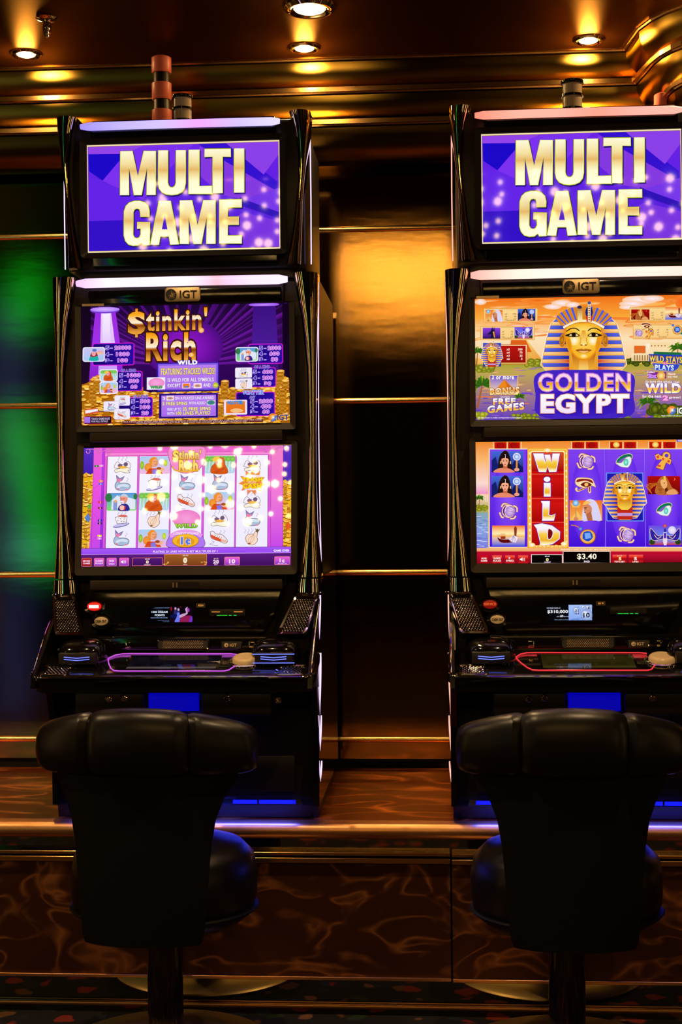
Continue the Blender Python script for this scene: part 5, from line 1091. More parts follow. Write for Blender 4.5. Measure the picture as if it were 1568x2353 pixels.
# ------------------------------------------------------------------ stepped bronze soffit with gold lips
def arc_pts(lv):
    z = CZ - .104 * lv
    if lv == 0: pix = [(-900, 176), (0, 152), (700, 137), (1365, 126), (1427, 127), (1466, 64), (1495, 42), (1530, 24), (1568, 10), (1640, -10), (1800, -30)]
    elif lv == 1: pix = [(-900, 246), (0, 228), (700, 217), (1385, 204), (1450, 207), (1500, 142), (1520, 126), (1545, 112), (1568, 103), (1650, 80), (1800, 60)]
    else: pix = [(-900, 318), (0, 303), (700, 290), (1420, 277), (1490, 280), (1534, 214), (1548, 200), (1568, 189), (1610, 174), (1700, 150), (1850, 130)]
    return [PZ(x, y, z) for x, y in pix], z
levels = [arc_pts(i) for i in range(3)]
sof = empty('trim_9', (0, 0, 0)); tag(sof, 'stepped bronze soffit with slim gold lips where ceiling meets wall', kind='structure')
for lv, (pts, z) in enumerate(levels):
    # straight run is kept parallel to the wall; the returning arc is as seen
    ys = sum(p.y for p in pts[:4]) / 4
    pts = [Vector((p.x, ys, z)) if i < 5 else p for i, p in enumerate(pts)]
    outs = []
    for i, p in enumerate(pts):
        a = pts[max(i - 1, 0)]; b = pts[min(i + 1, len(pts) - 1)]; t = (b - a); t.z = 0; t.normalize(); o = Vector((-t.y, t.x, 0))
        t1 = (p - a) if i else t.copy(); t1.z = 0; cs = max(.45, abs(t1.normalized().dot(t))); outs.append(o / cs)
    prof = [(0.0, 0.0), (.006, -.010)] if lv < 3 else []
    rows = []
    for d, h in ((-.005, .012), (-.005, -.002), (.0, -.003), (.003, -.007), (.02, -.007), (.02, .012)):
        rows.append([p + o * d + Vector((0, 0, h)) for p, o in zip(pts, outs)])
    loft('lip', [list(r) for r in zip(*rows)], M['gold'], sof, smooth=False)
    rows = []
    n = 9
    for k in range(n + 1):                    # concave-to-convex band curving down and back to the next lip
        t = k / n; a = t * math.pi / 2
        rows.append([p + o * (.004 + .16 * (1 - math.cos(a)) * .55) + Vector((0, 0, -.012 - .092 * math.sin(a))) for p, o in zip(pts, outs)])
    bm = bmesh.new(); R = [[bm.verts.new(v) for v in r] for r in rows]
    for A, B in zip(R, R[1:]):
        for k in range(len(A) - 1): bm.faces.new((A[k], A[k + 1], B[k + 1], B[k]))
    bk = [[bm.verts.new(v.co + Vector((o.x, o.y, 0)) * .03) for v, o in zip(r, outs)] for r in (R[0], R[-1])]
    for A, B in ((R[0], bk[0]), (R[-1], bk[1]), (bk[0], bk[1])):
        for k in range(len(A) - 1): bm.faces.new((A[k], B[k], B[k + 1], A[k + 1]))
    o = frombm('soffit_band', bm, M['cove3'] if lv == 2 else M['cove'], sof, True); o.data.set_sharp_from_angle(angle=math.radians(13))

# ------------------------------------------------------------------ lamps
def point(name, loc, e, r=.02, col=(1, .62, .25)):
    d = bpy.data.lights.new(name, 'POINT'); d.energy = e; d.shadow_soft_size = r; d.color = col
    o = bpy.data.objects.new(name, d); COL.objects.link(o); o.location = loc; return o
def spot(name, loc, e, ang=100, r=.03, col=(1, .66, .32), blend=.5):
    d = bpy.data.lights.new(name, 'SPOT'); d.energy = e; d.spot_size = math.radians(ang); d.spot_blend = blend; d.shadow_soft_size = r; d.color = col
    o = bpy.data.objects.new(name, d); COL.objects.link(o); o.location = loc; return o
def downlight(p, R, label, e_side=3.4, e_down=55, bulb=None):
    t = empty('ceiling_downlight', (p.x, p.y, CZ)); tag(t, label, 'ceiling light')
    k = R / .05
    lathe('trim_ring', [(R, 0), (R * .99, -.004 * k), (R * .88, -.009 * k), (R * .74, -.009 * k), (R * .62, -.004 * k), (R * .62, 0)], M['goldchrome'], t, 40)
    bo = lathe('bulb', [(R * .61, -.002), (R * .56, -.007 * k), (R * .36, -.011 * k), (0, -.012 * k)], bulb or M['bulb'], t, 28)
    L1 = point('lamp_glow', (0, 0, -.035 * k), e_side, .022); L1.parent = t
    L2 = spot('lamp_beam', (0, 0, -.06 * k), e_down, 120, .03); L2.parent = t
    return t
LAMP = [((60, 131), .048, 'small round ceiling light at the far left of the photo'), ((700, 117), .050, 'small round ceiling light just behind the larger one, between the machines'),
        ((1353, 99), .048, 'small round ceiling light above the red lit machine')]
for (px, py), R, lb in LAMP: downlight(PZ(px, py, CZ - .012), R, lb)
downlight(PZ(712, 27, CZ - .015), .075, 'larger chrome ringed round ceiling light at the top centre', .7, 20)
for px, py, lb_ in ((1668, 90, 'beside the stepped soffit arc'), (1640, -20, 'nearer the viewer past the soffit arc')): downlight(PZ(px, py, CZ - .012), .048, 'round ceiling light out of frame, ' + lb_, 5, 6)
for x, y, lb_ in ((-2.3, 3.0, 'over the aisle far left of the stools'), (-.78, 2.9, 'over the aisle behind the left stool'), (.62, 2.9, 'over the aisle behind the right stool')): downlight(Vector((x, y, CZ)), .05, 'unseen round ceiling light added ' + lb_, .4, 62)  # unseen lamps added to light the plinth front and stool tops

# sprinkler
sp = PZ(108, 40, CZ); t = empty('fire_sprinkler', (sp.x, sp.y, CZ)); tag(t, 'small dark pendent fire sprinkler on the ceiling at upper left', 'sprinkler')
lathe('escutcheon', [(.031, 0), (.033, -.004), (.024, -.009), (.012, -.012), (.0, -.012)], M['goldchrome'], t, 28)
lathe('sprinkler_head', [(.010, -.008), (.011, -.02), (.009, -.022), (.009, -.034), (.006, -.04), (.006, -.052), (.004, -.058), (0, -.058)], M['goldchrome'], t, 16)
bm = bmesh.new()
for s in (-1, 1): addtube(bm, [(s * .009, 0, -.014), (s * .012, 0, -.03), (s * .006, 0, -.05)], .0018, 6)
frombm('frame_arm', bm, M['goldchrome'], t, True)

# ------------------------------------------------------------------ plinth the machines stand on
NY = 3.80                                     # front of the copper nosing
def zpy(py, Y, px=900): return P(px, py, Y).z
pl = empty('display_plinth', (0, 3.85, 0)); tag(pl, 'long raised plinth with swirled copper top and dark walnut laminate front under the machines', 'plinth')
PX0, PX1 = -3.0, 2.2
box('plinth_top', PX0, PX1, .003, .79, ZT - .02, ZT, M['top'], pl)
zn0, zn1 = zpy(1932, NY), ZT
yc_ = NY - 3.85 + .022
rows = []
for k in range(13):
    a = math.radians(90 + 15 * k); rows.append((yc_ + .022 * math.cos(a) if k else yc_ + .03, (zn0 + zn1) / 2 + (zn1 - zn0) / 2 * math.sin(a)))
prof = [(yc_ + .03, zn1)] + rows[0:] + [(yc_ + .03, zn0)]
loft('copper_nosing', [[Vector((x, y, z)) for y, z in prof] for x in (PX0, PX1)], M['copper'], pl)
zb0 = zpy(1960, 3.83)
box('mirror_band', PX0, PX1, .0, .02, zb0 - .006, zn0 + .004, M['mirror'], pl)
XJ = P(1038, 2100, 3.84).x
zr = [zpy(1960, 3.82), zpy(1967, 3.82), zpy(1972, 3.82), zpy(1978, 3.82), zpy(1985, 3.82)]
zp0 = zpy(2243, 3.84)
for i, (x0, x1) in enumerate(((PX0, XJ - .0025), (XJ + .0025, PX1))):
    dz = -.002 if i else 0
    for za, zb in ((zr[1] - .001, zr[0]), (zr[4], zr[2] - .001)):
        box('metal_rail', x0, x1, -.03, .0, za + dz, zb + dz, M['gold'], pl, .0015, 1)
    box('front_panel', x0, x1, -.014, .006, zp0 + dz, zr[4] - .004 + dz, M['front'], pl)
    box('bottom_trim', x0, x1, -.022, .0, zp0 - .010 + dz, zp0 - .001 + dz, M['copper'], pl, .001, 1)
box('hinge_tab', XJ + .006, XJ + .016, -.0165, -.012, zpy(1998, 3.84), zpy(1993, 3.84), M['gold'], pl)
box('carcass', PX0, PX1, .02, .79, zp0 - .006, ZT - .02, M['dark'], pl); box('toe_frame', PX0, PX1, .085, .79, 0, zp0 - .012, M['dark'], pl)
box('soffit_board', PX0, PX1, -.012, .03, zp0 - .012, zp0 - .006, M['dark'], pl)
KY = 3.935
box('kick_plate', PX0, PX1, .070, .083, .0, zp0 - .012, M['mirror'], pl)
box('floor_trim', PX0, PX1, .054, .069, .0, .012, M['copper'], pl, .003, 2)

# ------------------------------------------------------------------ slot machine
MY = 3.90
XL = P(424.9, 800, MY).x
ROOT = Vector((XL, MY, ZT))
def L(px, py, Y=MY): return P(px, py, Y) - ROOT
def zl(py, Y=MY): return L(424.9 + .0096 * (py - 800), py, Y).z
def dxl(px, py, Y=MY): return L(px, py, Y).x
WM, HM = dxl(643, 450) - dxl(200, 450), zl(329) - zl(577)
WU, HU = dxl(664.5, 840) - dxl(187, 840), zl(701) - zl(975.5)
WL, HL = dxl(668.5, 1160) - dxl(189, 1160), zl(1024) - zl(1300)
WS, HS = .1235, .0430
WD, HD = .29, .05
ZF, YF = zl(1556, 3.64), 3.64 - MY
YB = 3.83 - MY; ZB = zl(1499, 3.83)
tv = Vector((0, YB - YF, ZB - ZF)); VD = tv.length; tv.normalize(); nv = Vector((0, -tv.z, tv.y))
def D(u, v, h=0.): return Vector((u, YF, ZF)) + tv * v + nv * h
def dpx(px, py):
    d = ray(px, py); o = EYE - ROOT; k = (Vector((0, YF, ZF)) - o).dot(nv) / d.dot(nv); p = o + d * k
    return p.x, (p - Vector((0, YF, ZF))).dot(tv)
def quadxf(A, B, C_, D_, nrm=Vector((0, -1, 0))):    # u right, v up: A bottom-left, B bottom-right, C_ top-right, D_ top-left
    def f(u, v, h): return (A * (1 - u) + B * u) * (1 - v) + (D_ * (1 - u) + C_ * u) * v + nrm * h
    return f

def dots(name, xf, pts, r, m, parent, h=.0015):
    bm = bmesh.new()
    for u, v in pts:
        c = xf(u, v, 0); n = (xf(u, v, .001) - c).normalized(); s = n.cross(Vector((0, 0, 1)));
        s = s.normalized() if s.length > .01 else Vector((1, 0, 0)); w_ = s.cross(n)
        ring = [bm.verts.new(c + (s * math.cos(k * math.pi / 3) + w_ * math.sin(k * math.pi / 3)) * r) for k in range(6)]
        ring2 = [bm.verts.new(c + n * h * .75 + (s * math.cos(k * math.pi / 3) + w_ * math.sin(k * math.pi / 3)) * r * .6) for k in range(6)]
        top = bm.verts.new(c + n * h)
        for k in range(6): bm.faces.new((ring[k], ring[(k + 1) % 6], ring2[(k + 1) % 6], ring2[k])); bm.faces.new((ring2[k], ring2[(k + 1) % 6], top))
    o = frombm(name, bm, m, parent, True); o['kind'] = 'stuff'; return o

def pillar(name, rows, s, m, parent, bulge=.034):
    R = []
    for z, xo, xi in rows:
        xm, hw = (xo + xi) / 2, (xo - xi) / 2; ring = []
        for k in range(17):
            a = math.pi * k / 16; ring.append(Vector((s * (xm + hw * math.cos(a)), .012 - bulge * (hw / .025) ** .5 * math.sin(a) ** .8, z)))
        ring += [Vector((s * (xm - hw), .06, z)), Vector((s * (xm + hw), .06, z))]
        R.append(ring)
    return loft(name, R, m, parent)

def lightbar(name, x0, x1, z0, z1, cols, parent, y=-.02):
    bm = bmesh.new(); lay = []
    n = 24; R = []
    for i in range(n + 1):
        t = i / n; x = x0 + (x1 - x0) * t; arch = 0
        e = min(1, min(t, 1 - t) * n * .9 + .35) ** .5; hh = (z1 - z0) / 2 * e * .92; zc = (z0 + z1) / 2 + .001 * (1 - (2 * t - 1) ** 2)
        R.append([bm.verts.new((x, y + .018 - .010 * math.sin(math.pi * k / 8), zc + hh * math.cos(math.pi * k / 8))) for k in range(9)])
    for A, B in zip(R, R[1:]):
        for k in range(8): bm.faces.new((A[k], B[k], B[k + 1], A[k + 1]))
        bm.faces.new((A[8], B[8], B[0], A[0]))
    bm.faces.new(R[0]); bm.faces.new(R[-1][::-1])
    o = frombm(name, bm, M['bar'], parent, True)
    me = o.data; at = me.color_attributes.new('Col', 'FLOAT_COLOR', 'POINT')
    for v, c in zip(me.vertices, at.data):
        t = (v.co.x - x0) / (x1 - x0) * (len(cols) - 1); i = min(int(t), len(cols) - 2); c.color = (*mixc(lin(cols[i]), lin(cols[i + 1]), t - i), 1)
    return o

def emblem(parent, cx, cz, h, y, md, ml, name='emblem'):   # round sun emblem with rays and the three letters
    r = h / 2
    prism(name, [(cx - h * 1.05 + r * math.cos(t), cz + r * math.sin(t)) for t in [i * math.pi / 12 for i in range(24)]], -y, -y + .0012, md, parent)
    bm = bmesh.new()
    for i in range(8):
        t = math.radians(-160 + 36 * i); q = r * (.95 if i % 2 else .7); c = Vector((cx - h * 1.0, y - .0022, cz - r * .1)); d = Vector((math.cos(t), 0, math.sin(t))); n = Vector((-d.z, 0, d.x)) * r * .07
        bm.faces.new([bm.verts.new(c + n), bm.verts.new(c - n), bm.verts.new(c + d * q)])
    frombm('emblem_ray', bm, ml, parent)
    text_mesh('lettering', 'IGT', cx - h * .25, cx + h * 1.35, cz - h * .36, cz + h * .36, y, md, parent, .015)

def build_machine(cfg):
    X = cfg['x']; t = empty('slot_machine', (X, MY, ZT + .0006)); tag(t, cfg['label'], 'slot machine', 'video slot machines on the plinth')
    G = M['chrome']; B = M['black']; SA = M['satin']; BZ = M['bezel']
    ztop, zmain = zl(268), zl(628)
    # --- cabinet bodies
    prof = [(-.02, 0), (-.03, .035), (-.02, .05), (-.03, .30), (-.02, ZF - .20), (.05, ZF - .10), (.05, zmain - .02), (.07, zmain), (.66, zmain), (.68, zmain - .02), (.68, 0)]
    loft('cabinet_body', [[Vector((x, y, z)) for y, z in prof] for x in (-.362, .362)], SA, t, smooth=False)
    box('belly_door', -.30, .30, -.046, -.02, .075, ZF - .24, SA, t, .003)
    for s in (-1, 1):                          # side skins that follow the belly's curve
        sk = [(-.06, .04), (-.062, .10), (-.05, .30), (-.075, ZF - .16), (-.12, ZF - .05), (-.03, ZF - .02), (.0, ZF + .12), (.03, zl(1330)), (.08, zl(1330)), (.62, zl(1330)), (.64, .04)]
        rows_ = [[Vector((x * s, y, z)) for y, z in sk] for x in (.352, .368)]
        loft('side_panel', rows_, B, t, smooth=False)
    box('base_plinth', -.345, .345, -.026, .66, 0.0, .035, SA, t, .006)
    box('top_box', -.335, .335, .03, .52, zl(618), ztop - .004, SA, t, .012)
    box('top_neck', -.30, .30, .05, .45, zmain - .01, zl(612), SA, t)
    # --- top box face
    prism('top_fascia', rr(-.262, .262, zl(612), ztop - .006, .012), -.05, .002, B, t, ch=.004)
    zc = (zl(329) + zl(577)) / 2
    ringframe('screen_bezel', rr(-WM / 2 - .018, WM / 2 + .018, zc - HM / 2 - .016, zc + HM / 2 + .016, .012), rr(-WM / 2 - .001, WM / 2 + .001, zc - HM / 2 - .001, zc + HM / 2 + .001, .004), .002, .013, BZ, t, dip=.006)
    d = cfg['multi'].build('display_screen', t, M['screen'], (0, -.003, zc - HM / 2)); d['label'] = cfg['multi_label']
    lb = lightbar('light_bar', dxl(186, 290), dxl(644, 290), zl(297), zl(276), cfg['bar1'], t, -.022); lb['label'] = cfg['bar_label']
    tp = [(0.0, 292, 243), (.06, 291, 250), (.15, 288, 256), (.3, 282, 262), (.45, 276, 262), (.6, 272, 256), (.75, 270, 250), (.9, 268, 240), (1, 267, 232)]
    sc = (dxl(724.9, 800) - dxl(124.9, 800)) / 600
    for s in (-1, 1):
        rows_ = [(ztop + .004 + (zl(617) - ztop) * f, a * sc, b * sc) for f, a, b in tp]
        pillar('chrome_pillar', rows_, s, M['goldchrome'], t)
    # --- main face
    box('main_fascia', -.275, .275, .026, .07, zl(1352), zmain - .004, BZ, t, .006)
    pr = [(zl(634), 305, 248), (zl(690), 304, 258), (zl(740), 302, 267), (zl(850), 299, 278), (zl(1000), 297, 281), (zl(1100), 297, 279), (zl(1200), 299, 270), (zl(1270), 303, 260), (zl(1328), 307, 252)]
    for s in (-1, 1):
        pillar('chrome_pillar', [(z, a * sc, b * sc) for z, a, b in pr], s, M['goldchrome'], t)
        pillar('pillar_foot', [(zl(1331), 307 * sc, 250 * sc), (zl(1345), 308 * sc, 248 * sc), (zl(1362), 309 * sc, 246 * sc)], s, G, t, .038)
        tube('pillar_collar', [(s * (a * sc), .0 - b, zl(1366)) for a, b in ((310, .0), (302, .03), (278, .042), (254, .03), (244, 0))], .0035, G, t)
    lightbar('light_bar', dxl(177, 648), dxl(662, 648), zl(660), zl(636), cfg['bar2'], t, -.024)['label'] = cfg['bar_label']
    box('bezel_cap', -.27, .27, -.004, .02, zl(697), zl(664), B, t, .003)
    bdg = prism('name_badge', rr(dxl(380, 678), dxl(462, 678), zl(694.5), zl(661.5), .008), .004, .009, M['badge'], t, ch=.0015)
    emblem(bdg, dxl(421, 678), zl(678), zl(666) - zl(691), -.0105, M['ink'], M['badge'])
    box('serial_plate', dxl(190, 698), dxl(240, 698), -.0065, -.003, zl(700.5), zl(695), M['badge'], t)
    zc = (zl(701) + zl(975.5)) / 2
    ringframe('screen_bezel', rr(-WU / 2 - .016, WU / 2 + .016, zc - HU / 2 - .018, zc + HU / 2 + .004, .006), rr(-WU / 2 - .0005, WU / 2 + .0005, zc - HU / 2 - .0005, zc + HU / 2 + .0005, .003), -.008, .006, BZ, t, dip=.004)
    d = cfg['upper'].build('display_screen', t, M['screen'], (0, -.001, zc - HU / 2)); d['label'] = cfg['upper_label']
    box('centre_bezel', -.27, .27, -.004, .02, zl(1014), zl(984), BZ, t, .004)
    th = math.radians(cfg['tilt']); yb_ = -.5 * HL * math.sin(th); z0 = zl(1300); HLt = HL / math.cos(th) * 1.004
    XT = lambda u, v, h: Vector((u, yb_ + (v) * math.sin(th) - h * math.cos(th), z0 + v * math.cos(th) - h * math.sin(th)))
    ringframe('screen_bezel', rr(-WL / 2 - .017, WL / 2 + .017, -.024, HLt + .01, .010), rr(-WL / 2 - .0005, WL / 2 + .0005, -.0005, HLt + .0005, .003), -.03, .006, BZ, t, XT, dip=.004)
    d = cfg['lower'].build('display_screen', t, M['touch'], (0, yb_, z0), -th); d['label'] = cfg['lower_label']
    bm = bmesh.new(); addprism(bm, [(-WL / 2 - .002, -.002), (WL / 2 + .002, -.002), (WL / 2 + .002, HLt + .002), (-WL / 2 - .002, HLt + .002)], -.03, -.002, XT); frombm('screen_backing', bm, B, t)
    box('lower_lip', -.268, .268, -.024, .01, zl(1355), zl(1331), BZ, t, .004)
    prism('latch_plate', rr(dxl(400, 1344), dxl(462, 1344), zl(1351), zl(1337), .0035), .024, .0252, SA, t); 
    for px in (402.5, 410.5): box('latch_pin', dxl(px - 1.5, 1344), dxl(px + 1.5, 1344), -.0275, -.025, zl(1349), zl(1338), M['badge'], t)
    # --- middle control panel
    mz0, mz1 = zl(1462), zl(1357)
    hw1, hw2 = .215, .262
    mp = [(-hw1 + .03, mz0), (hw1 - .03, mz0), (hw1, mz0 + .012), (hw2 - .02, mz0 + .05), (hw2, mz1), (-hw2, mz1), (-hw2 + .02, mz0 + .05), (-hw1, mz0 + .012)]
    prism('control_panel', mp, -.04, .014, B, t, ch=.003)
    yp = -.0145
    def oval(name, px, py, rx, ry, m, h0=.0145, h1=.021, ringm=None):
        c = (dxl(px, py), zl(py)); n = 28
        e = [(c[0] + rx * sc * math.cos(2 * math.pi * k / n), c[1] + ry * sc * math.sin(2 * math.pi * k / n)) for k in range(n)]
        if ringm:
            o2 = [(c[0] + (rx + 9) * sc * math.cos(2 * math.pi * k / n), c[1] + (ry + 8) * sc * math.sin(2 * math.pi * k / n)) for k in range(n)]
            ringframe(name + '_ring', o2, e, h0 - .002, h0 + .003, ringm, t, dip=.003)
        return prism(name, e, h0, h1, m, t, ch=.0018)
    lit = cfg['service_lit']
    o = oval('service_button', 220, 1392, 16, 9.5, M['service_lit'] if lit else M['service_off'], ringm=B); o['label'] = 'lit red service button' if lit else 'dim red service button'
    if lit: box('button_legend', dxl(209, 1392), dxl(231, 1392), -.0225, -.021, zl(1395.5), zl(1388.5), M['white_lit'], o)
    else: text_mesh('button_legend', 'SERVICE', dxl(206, 1392), dxl(233, 1392), zl(1394), zl(1388), -.0212, M['service_text'], o, .02)
    o = oval('cash_out_button', 236, 1426, 15.5, 9.5, M['cream'], ringm=B); o['label'] = 'cream oval cash out button'
    text_mesh('button_legend', 'CASH OUT', dxl(224, 1426), dxl(249, 1426), zl(1429), zl(1422.5), -.0212, M['ink'], o, .02)
    sx, sz = dxl(391, 1411), zl(1411)
    prism('display_housing', rr(sx - WS / 2 - .012, sx + WS / 2 + .012, sz - HS / 2 - .008, sz + HS / 2 + .008, .004), .013, .0155, B, t)
    d = cfg['member'].build('display_screen', t, M['screen'], (sx + .004, -.0165, sz - HS / 2)); d['label'] = cfg['member_label']
    npl = box('number_plate', dxl(454, 1391), dxl(473.5, 1391), -.0165, -.014, zl(1395.5), zl(1386), M['ink'], t)
    text_mesh('machine_number', cfg['no'], dxl(457.5, 1391), dxl(470, 1391), zl(1393), zl(1388.6), -.0168, M['led_amber'], npl, .02)
    ringframe('number_plate_edge', rr(dxl(454, 1391), dxl(473.5, 1391), zl(1395.5), zl(1386), .0005, 1), rr(dxl(454.8, 1391), dxl(472.7, 1391), zl(1394.9), zl(1386.6), .0005, 1), .016, .0172, M['badge'], t)
    csl = prism('card_slot', rr(dxl(484, 1408), dxl(566, 1408), zl(1416), zl(1400), .004), .013, .018, SA, t, ch=.002)
    if cfg['amber']:
        for a_, b_ in ((489, 508), (540, 560)): box('slot_marker', dxl(a_, 1406), dxl(b_, 1406), -.0188, -.0175, zl(1406.6), zl(1405), M['led_amber'], csl)
    for a_, b_ in ((501, 512), (513, 525), (528, 535), (539, 546)): box('slot_light', dxl(a_, 1414), dxl(b_, 1414), -.0188, -.0175, zl(1414.6), zl(1413), M['led_green'], csl)
    # --- corner speaker grilles above the deck
    def Lq(px, py, Y): v = L(px, py, Y); return v
    for s in (1, -1):
        q = [Lq(636, 1459, 3.78), Lq(704, 1459, 3.78), Lq(733, 1368, 3.865), Lq(680, 1368, 3.865)]
        if s < 0: q = [Vector((-v.x, v.y, v.z)) for v in (q[1], q[0], q[3], q[2])]
        nrm = (q[1] - q[0]).cross(q[3] - q[0]).normalized()
        if nrm.y > 0: nrm = -nrm
        xf = quadxf(*q, nrm)
        gpl = prism('grille_plate', [(0, 0), (1, 0), (1, 1), (0, 1)], -.02, 0, B, t, xf)
        ringframe('grille_frame', rr(0, 1, 0, 1, .16), rr(.075, .925, .06, .94, .12), -.004, .004, G, t, xf, dip=.002)
        dots('speaker_mesh', xf, [(.13 + .74 * (i + .5 * (j % 2)) / 7.5, .10 + .78 * j / 19) for j in range(20) for i in range(8)], .0022, G, gpl)
        # wing joining the cabinet to the deck corner
        wg = [(YF + .01, ZF + .004), (YF + .0, ZF - .03), (.03, ZF - .06), (.03, zl(1372)), (-.0, zl(1385))]
        loft('side_wing', [[Vector((x * s, y, z)) for y, z in wg] for x in (.357, .369)], B, t, smooth=False)
        tube('wing_edge', [(s * .366, .0, zl(1372)), (s * .366, -.02, zl(1395)), (s * .366, -.12, zl(1450, 3.78)), (s * .366, YF + .012, ZF + .008)], .0022, G, t)
    # --- deck
    out = rr(-.374, .374, .0, VD + .02, .035, 6)
    bm = bmesh.new(); addprism(bm, out, -.024, .0, D, .004); frombm('deck', bm, B, t, True)
    bm = bmesh.new(); addprism(bm, rr(-.366, .366, .006, VD, .03, 6), -.046, -.024, D); frombm('deck_underside', bm, SA, t, False)
    fe = [p for p in out if p[1] < .04 or abs(p[0]) > .3]
    lipp = [(-.374, VD * .5), (-.374, .035)] + [(-.339 - .035 * math.cos(a), .035 - .035 * math.sin(a)) for a in [i * math.pi / 12 for i in range(1, 7)]]
    lipp += [(-x, y) for x, y in lipp[::-1]]
    tube('deck_lip', [D(x, y, -.001) for x, y in lipp], .0023, G, t)
    # touch button panel with its ring light
    ring = [dpx(px, py) for px, py in ((300, 1503.5), (282, 1504), (265, 1507), (251, 1513), (248.5, 1517), (250, 1526), (255, 1537), (262, 1542.5), (275, 1543.5))]
    rx = [dpx(px, py) for px, py in ((515, 1543.5), (526, 1541), (546, 1528))]; rt = [dpx(545, 1505.5), dpx(530, 1503.8)]
    shift = -dpx(391, 1530)[0] + .0 if False else 0
    tube('ring_light', [D(u + shift, v, .0015) for u, v in rt + ring + rx], .0014, cfg['ringm'], t)['label'] = cfg['ring_label']
    a1, a2 = dpx(301, 1507), dpx(511, 1507); b1, b2 = dpx(287, 1539), dpx(503, 1539)
    bm = bmesh.new(); addprism(bm, [b1, b2, a2, a1], -.001, .0012, D); frombm('button_panel', bm, B, t)
    d = cfg['deck'].build('button_screen', t, M['screen'])
    d.location = D((a1[0] + a2[0] + b1[0] + b2[0]) / 4, b1[1] + .003, .0016); d.rotation_euler = (-(math.pi / 2 - math.atan2(tv.z, tv.y)), 0, 0); d.scale = ((a2[0] - a1[0] - .012) / WD, 1, (a1[1] - b1[1] - .006) / HD)
    # spin button
    u, v = dpx(565, 1522); c = D(u, v, .0)
    bt = []
    def tilt(o): o.rotation_euler = (math.atan2(tv.z, tv.y), 0, 0); o.location = c
    for nm, pf, m in (('button_ring', [(.046, 0), (.046, .003), (.041, .005), (.037, .005), (.036, .0)], G), ('spin_button', [(.035, 0), (.0355, .008), (.034, .013), (.030, .0165), (.026, .0172), (.025, .016), (0, .016)], M['cream'])):
        o = lathe(nm, pf, m, t, 36); tilt(o)
        if nm == 'spin_button': o['label'] = 'round cream spin button'
    # bill and ticket pods with blue light chevrons
    for s in (-1, 1):
        pu, pv = .262 * s, VD * .70
        bm = bmesh.new(); R = []
        for j in range(7):
            a = j / 6 * math.pi / 2; k = math.cos(a) ** .35 if j < 6 else .0
            R.append([bm.verts.new(D(pu + .067 * (k if j < 6 else .4) * math.copysign(abs(math.cos(b)) ** .7, math.cos(b)), pv + .058 * (k if j < 6 else .4) * math.sin(b), .052 * math.sin(a))) for b in [i * math.pi / 14 for i in range(28)]])
        for A, B_ in zip(R, R[1:]):
            for k in range(28): bm.faces.new((A[k], A[(k + 1) % 28], B_[(k + 1) % 28], B_[k]))
        bm.faces.new(R[-1]); bm.faces.new(R[0][::-1]); frombm('bill_acceptor_pod', bm, B, t, True)
        fz = D(pu, pv - .060, .020)
        box('pod_slot', fz.x - .05, fz.x + .05, fz.y - .004, fz.y + .03, fz.z - .012, fz.z + .018, M['ink'], t, .003)
        bm = bmesh.new()
        for dz in (.005, -.001): addtube(bm, [(fz.x - .034, fz.y - .006, fz.z + dz + .003), (fz.x, fz.y - .006, fz.z + dz), (fz.x + .034, fz.y - .006, fz.z + dz + .003)], .0011, 6)
        frombm('chevron_light', bm, M['led_blue'], t, True)
        if s > 0 and cfg['amber']:
            box('slot_glow', fz.x - .055, fz.x + .055, fz.y - .006, fz.y - .003, fz.z + .0135, fz.z + .0155, M['led_blue'], t)
            box('slot_glow', fz.x - .055, fz.x + .055, fz.y - .006, fz.y - .003, fz.z - .0095, fz.z - .0080, M['led_blue'], t)
        u0, u1 = (.262, .335); 
        cq = [dpx(668, 1551), dpx(706, 1551), dpx(700, 1520), dpx(650, 1520)]
        cq = [(abs(u) * s, v) for u, v in cq]
        o = rr(min(abs(cq[3][0]), .27) if 1 else 0, .352, .012, .082, .012)
        o = [(x * s, y) for x, y in o]
        if s < 0: o = o[::-1]
        ringframe('deck_grille_frame', o, [((x - s * .31) * .84 + s * .31, (y - .047) * .82 + .047) for x, y in o], -.001, .0035, G, t, D, dip=.0015)
        dots('deck_speaker_mesh', D, [(s * (.284 + .052 * (i + .5 * (j % 2)) / 5.5), .020 + .052 * j / 7) for j in range(8) for i in range(6)], .0020, G, t)
    # centre speaker bar and small emblem plate at the back of the deck
    zc0, zc1 = zl(1494, 3.83), zl(1469, 3.83); yc0 = 3.83 - MY
    x0, x1 = dxl(360, 1480, 3.83), dxl(481, 1480, 3.83)
    XB = lambda u, v, h: Vector((u, yc0 - h + .25 * (v - zc0), v))
    box('deck_backboard', -.30, .30, yc0 + .006, .0, zc0 - .006, zc1 + .006, B, t, .004)
    sbr = prism('speaker_bar', rr(x0, x1, zc0, zc1, .009), -.01, .003, M['ink'], t, XB)
    ringframe('speaker_bar_frame', rr(x0, x1, zc0, zc1, .010), rr(x0 + .004, x1 - .004, zc0 + .0035, zc1 - .0035, .007), .001, .006, G, t, XB, dip=.002)
    dots('bar_speaker_mesh', lambda u, v, h: XB(u, v, h + .003), [(x0 + .018 + (x1 - x0 - .036) * (i + .5 * (j % 2)) / 21.5, zc0 + .006 + (zc1 - zc0 - .012) * j / 5) for j in range(6) for i in range(22)], .0016, M['badge'], sbr)
    e0, e1 = dxl(508, 1482, 3.83), dxl(556, 1482, 3.83); ez0, ez1 = zl(1491, 3.83), zl(1475, 3.83)
    epl = prism('emblem_plate', rr(e0, e1, ez0, ez1, .004), -.004, .002, M['ink'], t, XB)
